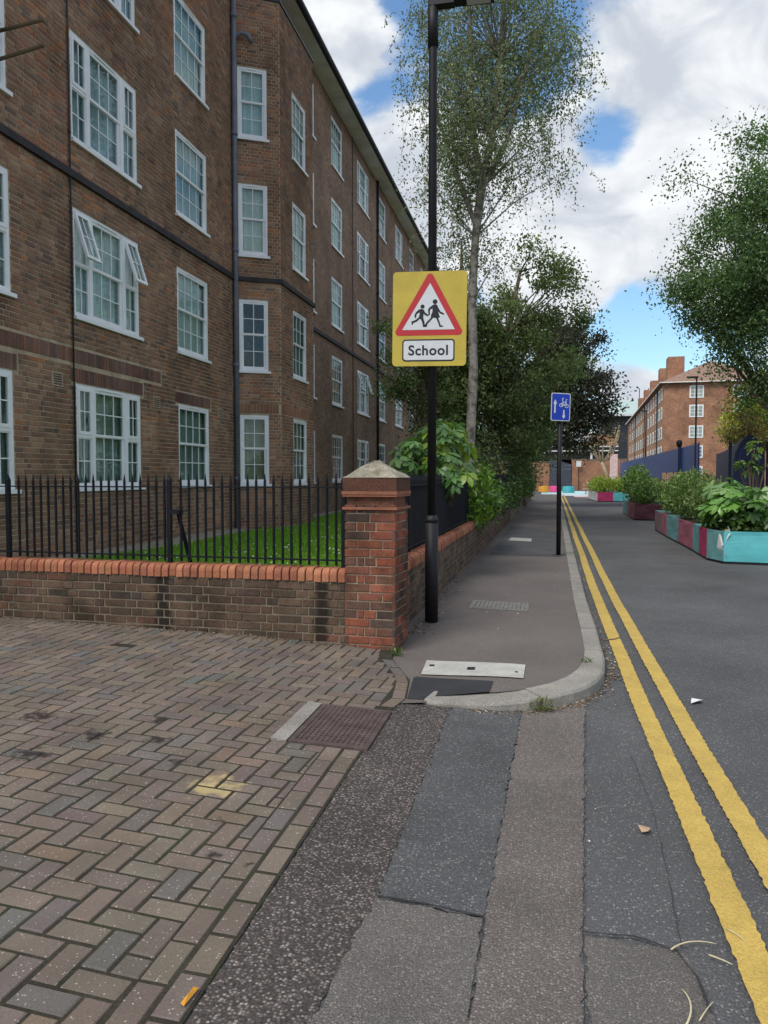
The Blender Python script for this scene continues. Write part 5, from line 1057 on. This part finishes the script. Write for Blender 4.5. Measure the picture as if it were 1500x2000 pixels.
# ------------------------------------------------------------------ hipped brick building far down the street
hb = thing('hipped_building', 'orange brown brick apartment block with hipped roof and chimneys down the street', 'building', (15.4, 107, 0))
HA, HB_ = (15.4, 107.0), (19.5, 191.0); hu, hn, HL = seg(HA, HB_); hn = (-hu[1], hu[0]); HZ = 13.7; HD = 13.0
P = lambda s, d, z: (HA[0]+hu[0]*s-hn[0]*d, HA[1]+hu[1]*s-hn[1]*d, z)
m1 = MB(); m1.add([P(0, 0, 0), P(HL, 0, 0), P(HL, 0, HZ), P(0, 0, HZ)], [(0, 1, 2, 3)]); m1.build('wall', 'brick_sunlit', hb)
m1 = MB(); m1.add([P(0, 0, 0), P(0, HD, 0), P(0, HD, HZ), P(0, 0, HZ)], [(0, 1, 2, 3)]); m1.add([P(HL, 0, 0), P(HL, HD, 0), P(HL, HD, HZ), P(HL, 0, HZ)], [(0, 1, 2, 3)]); m1.add([P(0, HD, 0), P(HL, HD, 0), P(HL, HD, HZ), P(0, HD, HZ)], [(0, 1, 2, 3)]); m1.build('wall', 'brick_end', hb)
rf = npmesh('roof', [P(-.6, -.6, HZ), P(HL+.6, -.6, HZ), P(HL+.6, HD+.6, HZ), P(-.6, HD+.6, HZ), P(6, HD/2, HZ+3.6), P(HL-6, HD/2, HZ+3.6)], [(0, 1, 5, 4), (1, 2, 5), (2, 3, 4, 5), (3, 0, 4), (0, 3, 2, 1)], 'rooftile', hb)
m1 = MB(); m1.add([P(-.62, -.62, HZ-.02), P(HL+.6, -.62, HZ-.02), P(HL+.6, -.62, HZ+.2), P(-.62, -.62, HZ+.1)], [(0, 1, 2, 3)]); m1.add([P(-.62, -.62, HZ-.02), P(-.62, HD+.6, HZ-.02), P(-.62, HD+.6, HZ+.1), P(-.62, -.62, HZ+.1)], [(0, 1, 2, 3)]); m1.build('fascia', 'soffit', hb)
for s in (9, 21, 37, 52, 68):
    m1 = MB(); V = [P(a, b, z) for z in (HZ+.3, HZ+4.6) for a, b in ((s-1.0, 1.2), (s+1.6, 1.2), (s+1.6, 3.4), (s-1.0, 3.4))]; m1.add(V, BOXF); m1.build('chimney', 'brick_end', rf)
HR = [(1.2, 2.8), (3.9, 5.5), (6.5, 8.1), (9.2, 10.8), (11.7, 13.3)]
def hwin(cs, cd, w, z0, z1, side):
    m1 = MB(); m2 = MB()
    def Q_(a, e, z): return P(a, -e, z) if side else P(-e, a, z)
    V = [Q_(a, e, z) for z in (z0, z1) for a, e in ((cs-w/2, .0), (cs+w/2, .0), (cs+w/2, .06), (cs-w/2, .06))]; m1.add(V, BOXF); o = m1.build('window', 'upvc', hb)
    for i in range(2 if side else 3):
        for k in range(2 if side else 3):
            n_ = 2 if side else 3; a0, a1 = cs-w/2+.12+(w-.24)*i/n_+.03, cs-w/2+.12+(w-.24)*(i+1)/n_-.03; q0, q1 = z0+.12+(z1-z0-.24)*k/n_+.03, z0+.12+(z1-z0-.24)*(k+1)/n_-.03; m2.add([Q_(a, .066, z) for a, z in ((a0, q0), (a1, q0), (a1, q1), (a0, q1))], [(0, 1, 2, 3)])
    m2.build('panes', 'curtain_dim' if random.random() < .6 else 'pipe', o)
for z0, z1 in HR:
    for s in (3, 6.5, 11, 15.5, 20, 25, 30, 35.5, 41, 47, 53, 60, 67, 75): hwin(s, 0, 1.7, z0, z1, True)
    for d in (4.0, 9.3): hwin(d, 0, 1.75, z0, z1, False)
for s in (9, 33, 57):
    m1 = MB(); m1.tube([P(s, -.08, 0), P(s, -.08, HZ)], .09, 6); m1.build('downpipe', 'gutter', hb)
wh = thing('warehouse', 'low wide building with pale green roof beyond the brick block', 'building', (30, 230, 0))
MB().box(16, 60, 228, 250, 0, 19).build('wall', 'gutter', wh); npmesh('roof', [(14, 226, 19), (62, 226, 19), (62, 252, 25), (14, 252, 25)], [(0, 1, 2, 3)], 'roof_green', wh); MB().box(14, 62, 226, 226.3, 18.4, 19).build('fascia', 'paint_white', wh)
for x in (27, 29.5): m1 = MB(); m1.tube([(x, 235, 20), (x, 235, 27)], .12, 5); m1.build('mast', 'gutter', wh)
# end of the street: brick wall, gate, railway bridge
ew = thing('end_wall', 'dark red brick wall closing the end of the street', 'wall', (5, 84, 0))
MB().box(2.9, 8.5, 84, 84.4, 0, 3.2).build('wall', 'brick_end', ew); MB().box(-9, .6, 84, 84.4, 0, 3.0).build('wall', 'brick_end', ew); MB().box(2.85, 8.5, 83.97, 84.45, 3.2, 3.32).build('coping', 'mortar_dark', ew); MB().box(-9, .65, 83.97, 84.45, 3.0, 3.12).build('coping', 'mortar_dark', ew)
eg = thing('steel_gate', 'grey barred steel gate between the end walls', 'gate', (1.7, 83.8, 0))
for k in range(22): MB().box(.66 + k*.1, .70 + k*.1, 83.8, 83.85, .1, 3.4 - .03*k).build('bar', 'pipe', eg)
for z in (.3, 2.2, 2.6): MB().box(.62, 2.85, 83.86, 83.9, z, z+.07).build('rail', 'pipe', eg)
rb = thing('railway_bridge', 'dark railway bridge with white railings above the end wall', 'bridge', (4, 95, 0))
MB().box(-20, 8.6, 95, 99, 3.5, 4.7).build('deck', 'dark_void', rb); MB().box(-20, 5.5, 94.9, 95, 5.6, 6.6).build('white_screen', 'paint_white', rb); MB().box(4.5, 8.6, 94.95, 95.05, 5.0, 6.4).build('parapet', 'brick_end', rb); MB().box(-20, 8.6, 98.8, 99, 4.7, 6.2).build('parapet', 'dark_void', rb)
for x in np.arange(-6, 6, 2.0): MB().box(x, x+.18, 94.75, 94.9, 4.2, 6.6).build('post', 'paint_white', rb)
for z in (4.45, 4.95): MB().box(-20, 8.6, 94.7, 94.78, z, z+.14).build('rail', 'paint_white', rb)
MB().box(5.4, 5.65, 94.7, 94.95, 2.6, 5.2).build('post', 'paint_white', rb)
MB().box(-20, 8.6, 99.05, 99.4, 0, 4.6).build('shade_backdrop', 'dark_void', rb)  # added dark sheet standing in for the shade under the bridge
for x in (-12, 6.5): MB().box(x, x+2, 95.2, 98.8, 0, 3.5).build('pier', 'brick_end', rb)
fs = [('round orange play seat at the end of the pavement', 'seat_orange', .0, 72, .7), ('round pink play seat next to the orange one', 'seat_pink', 1.0, 73, .75), ('round teal play seat holding small plants', 'seat_teal', 2.2, 71.5, .8)]
for lb, m_, x, y, r in fs:
    t = thing('play_seat', lb, 'seat', (x, y, 0), 'round coloured seats at the street end'); m1 = MB(); m1.tube([(x, y, .02), (x, y, .08), (x, y, .5), (x, y, .58)], [r*.7, r*.66, r*.66, r*.58], 14); m1.build('drum', m_, t, True); MB().tube([(x, y, .58), (x, y, .6)], [r*.5, r*.5], 14).build('top_pad', m_, t)
tb = thing('picnic_bench', 'pale wooden picnic bench on the painted ground', 'bench', (3.9, 66, 0))
MB().box(3.2, 4.6, 65.6, 66.4, .7, .76).build('table_top', 'timber_tan', tb); MB().box(3.2, 4.6, 65.0, 65.3, .42, .47).build('seat', 'timber_tan', tb); MB().box(3.2, 4.6, 66.7, 67.0, .42, .47).build('seat', 'timber_tan', tb)
for x in (3.4, 4.3): MB().box(x, x+.08, 65.1, 66.9, .36, .42).build('crossbar', 'timber_tan', tb); MB().box(x, x+.08, 65.7, 65.8, 0, .7).build('leg', 'timber_tan', tb); MB().box(x, x+.08, 66.2, 66.3, 0, .7).build('leg', 'timber_tan', tb)
def notice(label, x, y, z, w_, h_, m_):
    t = thing('notice_board', label, 'sign', (x, y, 0)); MB().box(x-w_/2, x+w_/2, y-.03, y, z, z+h_).build('board', m_, t); MB().tube([(x, y+.04, 0), (x, y+.04, z+h_)], .04, 6).build('post', 'post_paint', t)
notice('small cream notice fixed near the end wall', 3.6, 83.6, 2.5, .5, .6, 'paint_white'); notice('pale sign with a red ring at the corner of the blue fence', 6.5, 76, 1.2, .7, 2.4, 'paint_pinkish')

# ------------------------------------------------------------------ litter, stalks, debris
def stalk(label, pts, r=.004):
    (a, b, c) = [Vector(p) for p in pts]; P_ = [a*(1-t)**2 + (b*2 - (a+c)/2)*2*t*(1-t) + c*t*t for t in np.linspace(0, 1, 9).tolist()]
    o = MB().tube([(p.x, p.y, .014 + r + max(0, p.z)) for p in P_], [r*.75*(1 - .06*k) for k in range(9)], 5).build('dry_stalk', 'straw', smooth=True); tag(o, label, 'stalk', 'dry straw stalks lying on the road')
stalk('forked straw stalk by the worn tarmac patch', [(.405, 2.475, 0), (.47, 2.52, .006), (.55, 2.535, 0)]); stalk('short straw stalk lying below the forked one', [(.515, 2.47, 0), (.545, 2.45, .003), (.575, 2.435, 0)])
stalk('curled straw stalk at the edge of the worn patch', [(.385, 2.12, 0), (.415, 2.2, .008), (.405, 2.285, 0)], .005); stalk('thin straw stalk beside the curled one', [(.43, 2.16, 0), (.46, 2.21, .004), (.485, 2.25, 0)], .003)
stalk('straw stalk touching the inner yellow line', [(.60, 2.63, 0), (.63, 2.59, .003), (.645, 2.56, 0)], .003)
tag(MB().tube([(.55, 7.15, .02), (.64, 7.2, .022), (.72, 7.33, .02)], [.006, .005, .003], 5).build('fallen_twig', 'bark'), 'brown twig lying in the gutter by the straight kerb', 'twig')
tag(npmesh('fallen_leaf', [(.415, 3.30, .012), (.44, 3.29, .024), (.455, 3.33, .02), (.43, 3.36, .014), (.405, 3.35, .022)], [(0, 1, 2, 3, 4)], 'timber_tan'), 'curled yellow brown leaf on the road near the worn patch', 'leaf')
tag(npmesh('paper_scrap', [(.96, 5.28, .012), (1.02, 5.3, .03), (1.05, 5.36, .016), (.98, 5.38, .02)], [(0, 1, 2, 3)], 'paper'), 'white paper scrap beside the outer yellow line', 'litter')
tag(npmesh('wood_chip', [(-.985, 1.93, .022), (-.97, 1.92, .022), (-.962, 2.0, .022), (-.978, 2.0, .024), (-.975, 1.96, .032)], [(0, 1, 4), (1, 2, 4), (2, 3, 4), (3, 0, 4)], 'seat_orange'), 'orange chip lying on the edge of the block paving', 'litter')
rd = random.Random(5); deb = []
def bits(n, fn, s0, s1, colours):
    for _ in range(n):
        x, y, z = fn(); s = rd.uniform(s0, s1); a = rd.uniform(0, 6.28); c = rd.choice(colours); deb.append(([(x + s*math.cos(a+k*1.57+.3*rd.random())*(1 if k % 2 else .5), y + s*math.sin(a+k*1.57)*(1 if k % 2 else .5), z + rd.uniform(.002, .006 + s*.25)) for k in range(4)], c))
BR = [(.13, .08, .04), (.20, .12, .06), (.09, .06, .035), (.28, .2, .12), (.42, .36, .26)]
bits(700, lambda: (lambda y: (-1.20 + bend(y)*.6 + abs(rd.gauss(0, .10)), y, zp(-1.1, y)))(6.9 + 14*rd.random()**1.6), .006, .022, BR)
bits(520, lambda: (lambda y: (.505 + bend(y) + abs(rd.gauss(0, .035)), y, .004))(5.8 + 12*rd.random()**1.5), .006, .02, BR)
def corner():
    i = rd.uniform(2, 9.9); i0 = int(i); t = i-i0; o_ = off(KERB, -abs(rd.gauss(0, .04)) - .005); return (o_[i0][0]*(1-t)+o_[i0+1][0]*t, o_[i0][1]*(1-t)+o_[i0+1][1]*t, .006)
for _ in range(40): bits(9, corner, .004, .015, BR)
bits(60, lambda: (rd.uniform(-1.1, .3), rd.uniform(6.4, 16), .09), .006, .016, [(.5, .48, .44), (.2, .14, .09)])
bits(70, lambda: (rd.uniform(-5, -1.2), wall_front_y(-2) - abs(rd.gauss(0, .10)) - .01, .1), .005, .014, BR)
bits(60, lambda: (rd.uniform(.1, 2.5), rd.uniform(2.2, 11), .008), .003, .008, [(.5, .48, .44), (.3, .25, .2)])
V = []; c_ = []
for q, c in deb: V += q; c_ += [c]*4
tag(npmesh('litter', V, np.arange(len(V)).reshape(-1, 4), 'brick', None, np.array(c_)), 'dry leaf crumbs gathered along the kerb and wall foot', 'litter', kind='stuff')
n = 2600; rng = np.random.default_rng(77); mx_ = rng.uniform(-6.5, -1.65, n); my_ = np.array([wall_front_y(a) for a in mx_]) - np.abs(rng.normal(0, .06, n)) - .004; mz_ = np.array([ramp(a) for a in mx_]) + .008
V, F, c4 = leaf_quads(np.stack([mx_, my_, mz_], 1), .012, np.tile(np.array([[.05, .055, .02]]), (n, 1))*rng.uniform(.5, 1.4, (n, 1)), -.3, .6); tag(npmesh('moss', V, F, 'leaf', None, c4), 'dark moss along the foot of the low wall', 'moss', kind='stuff')
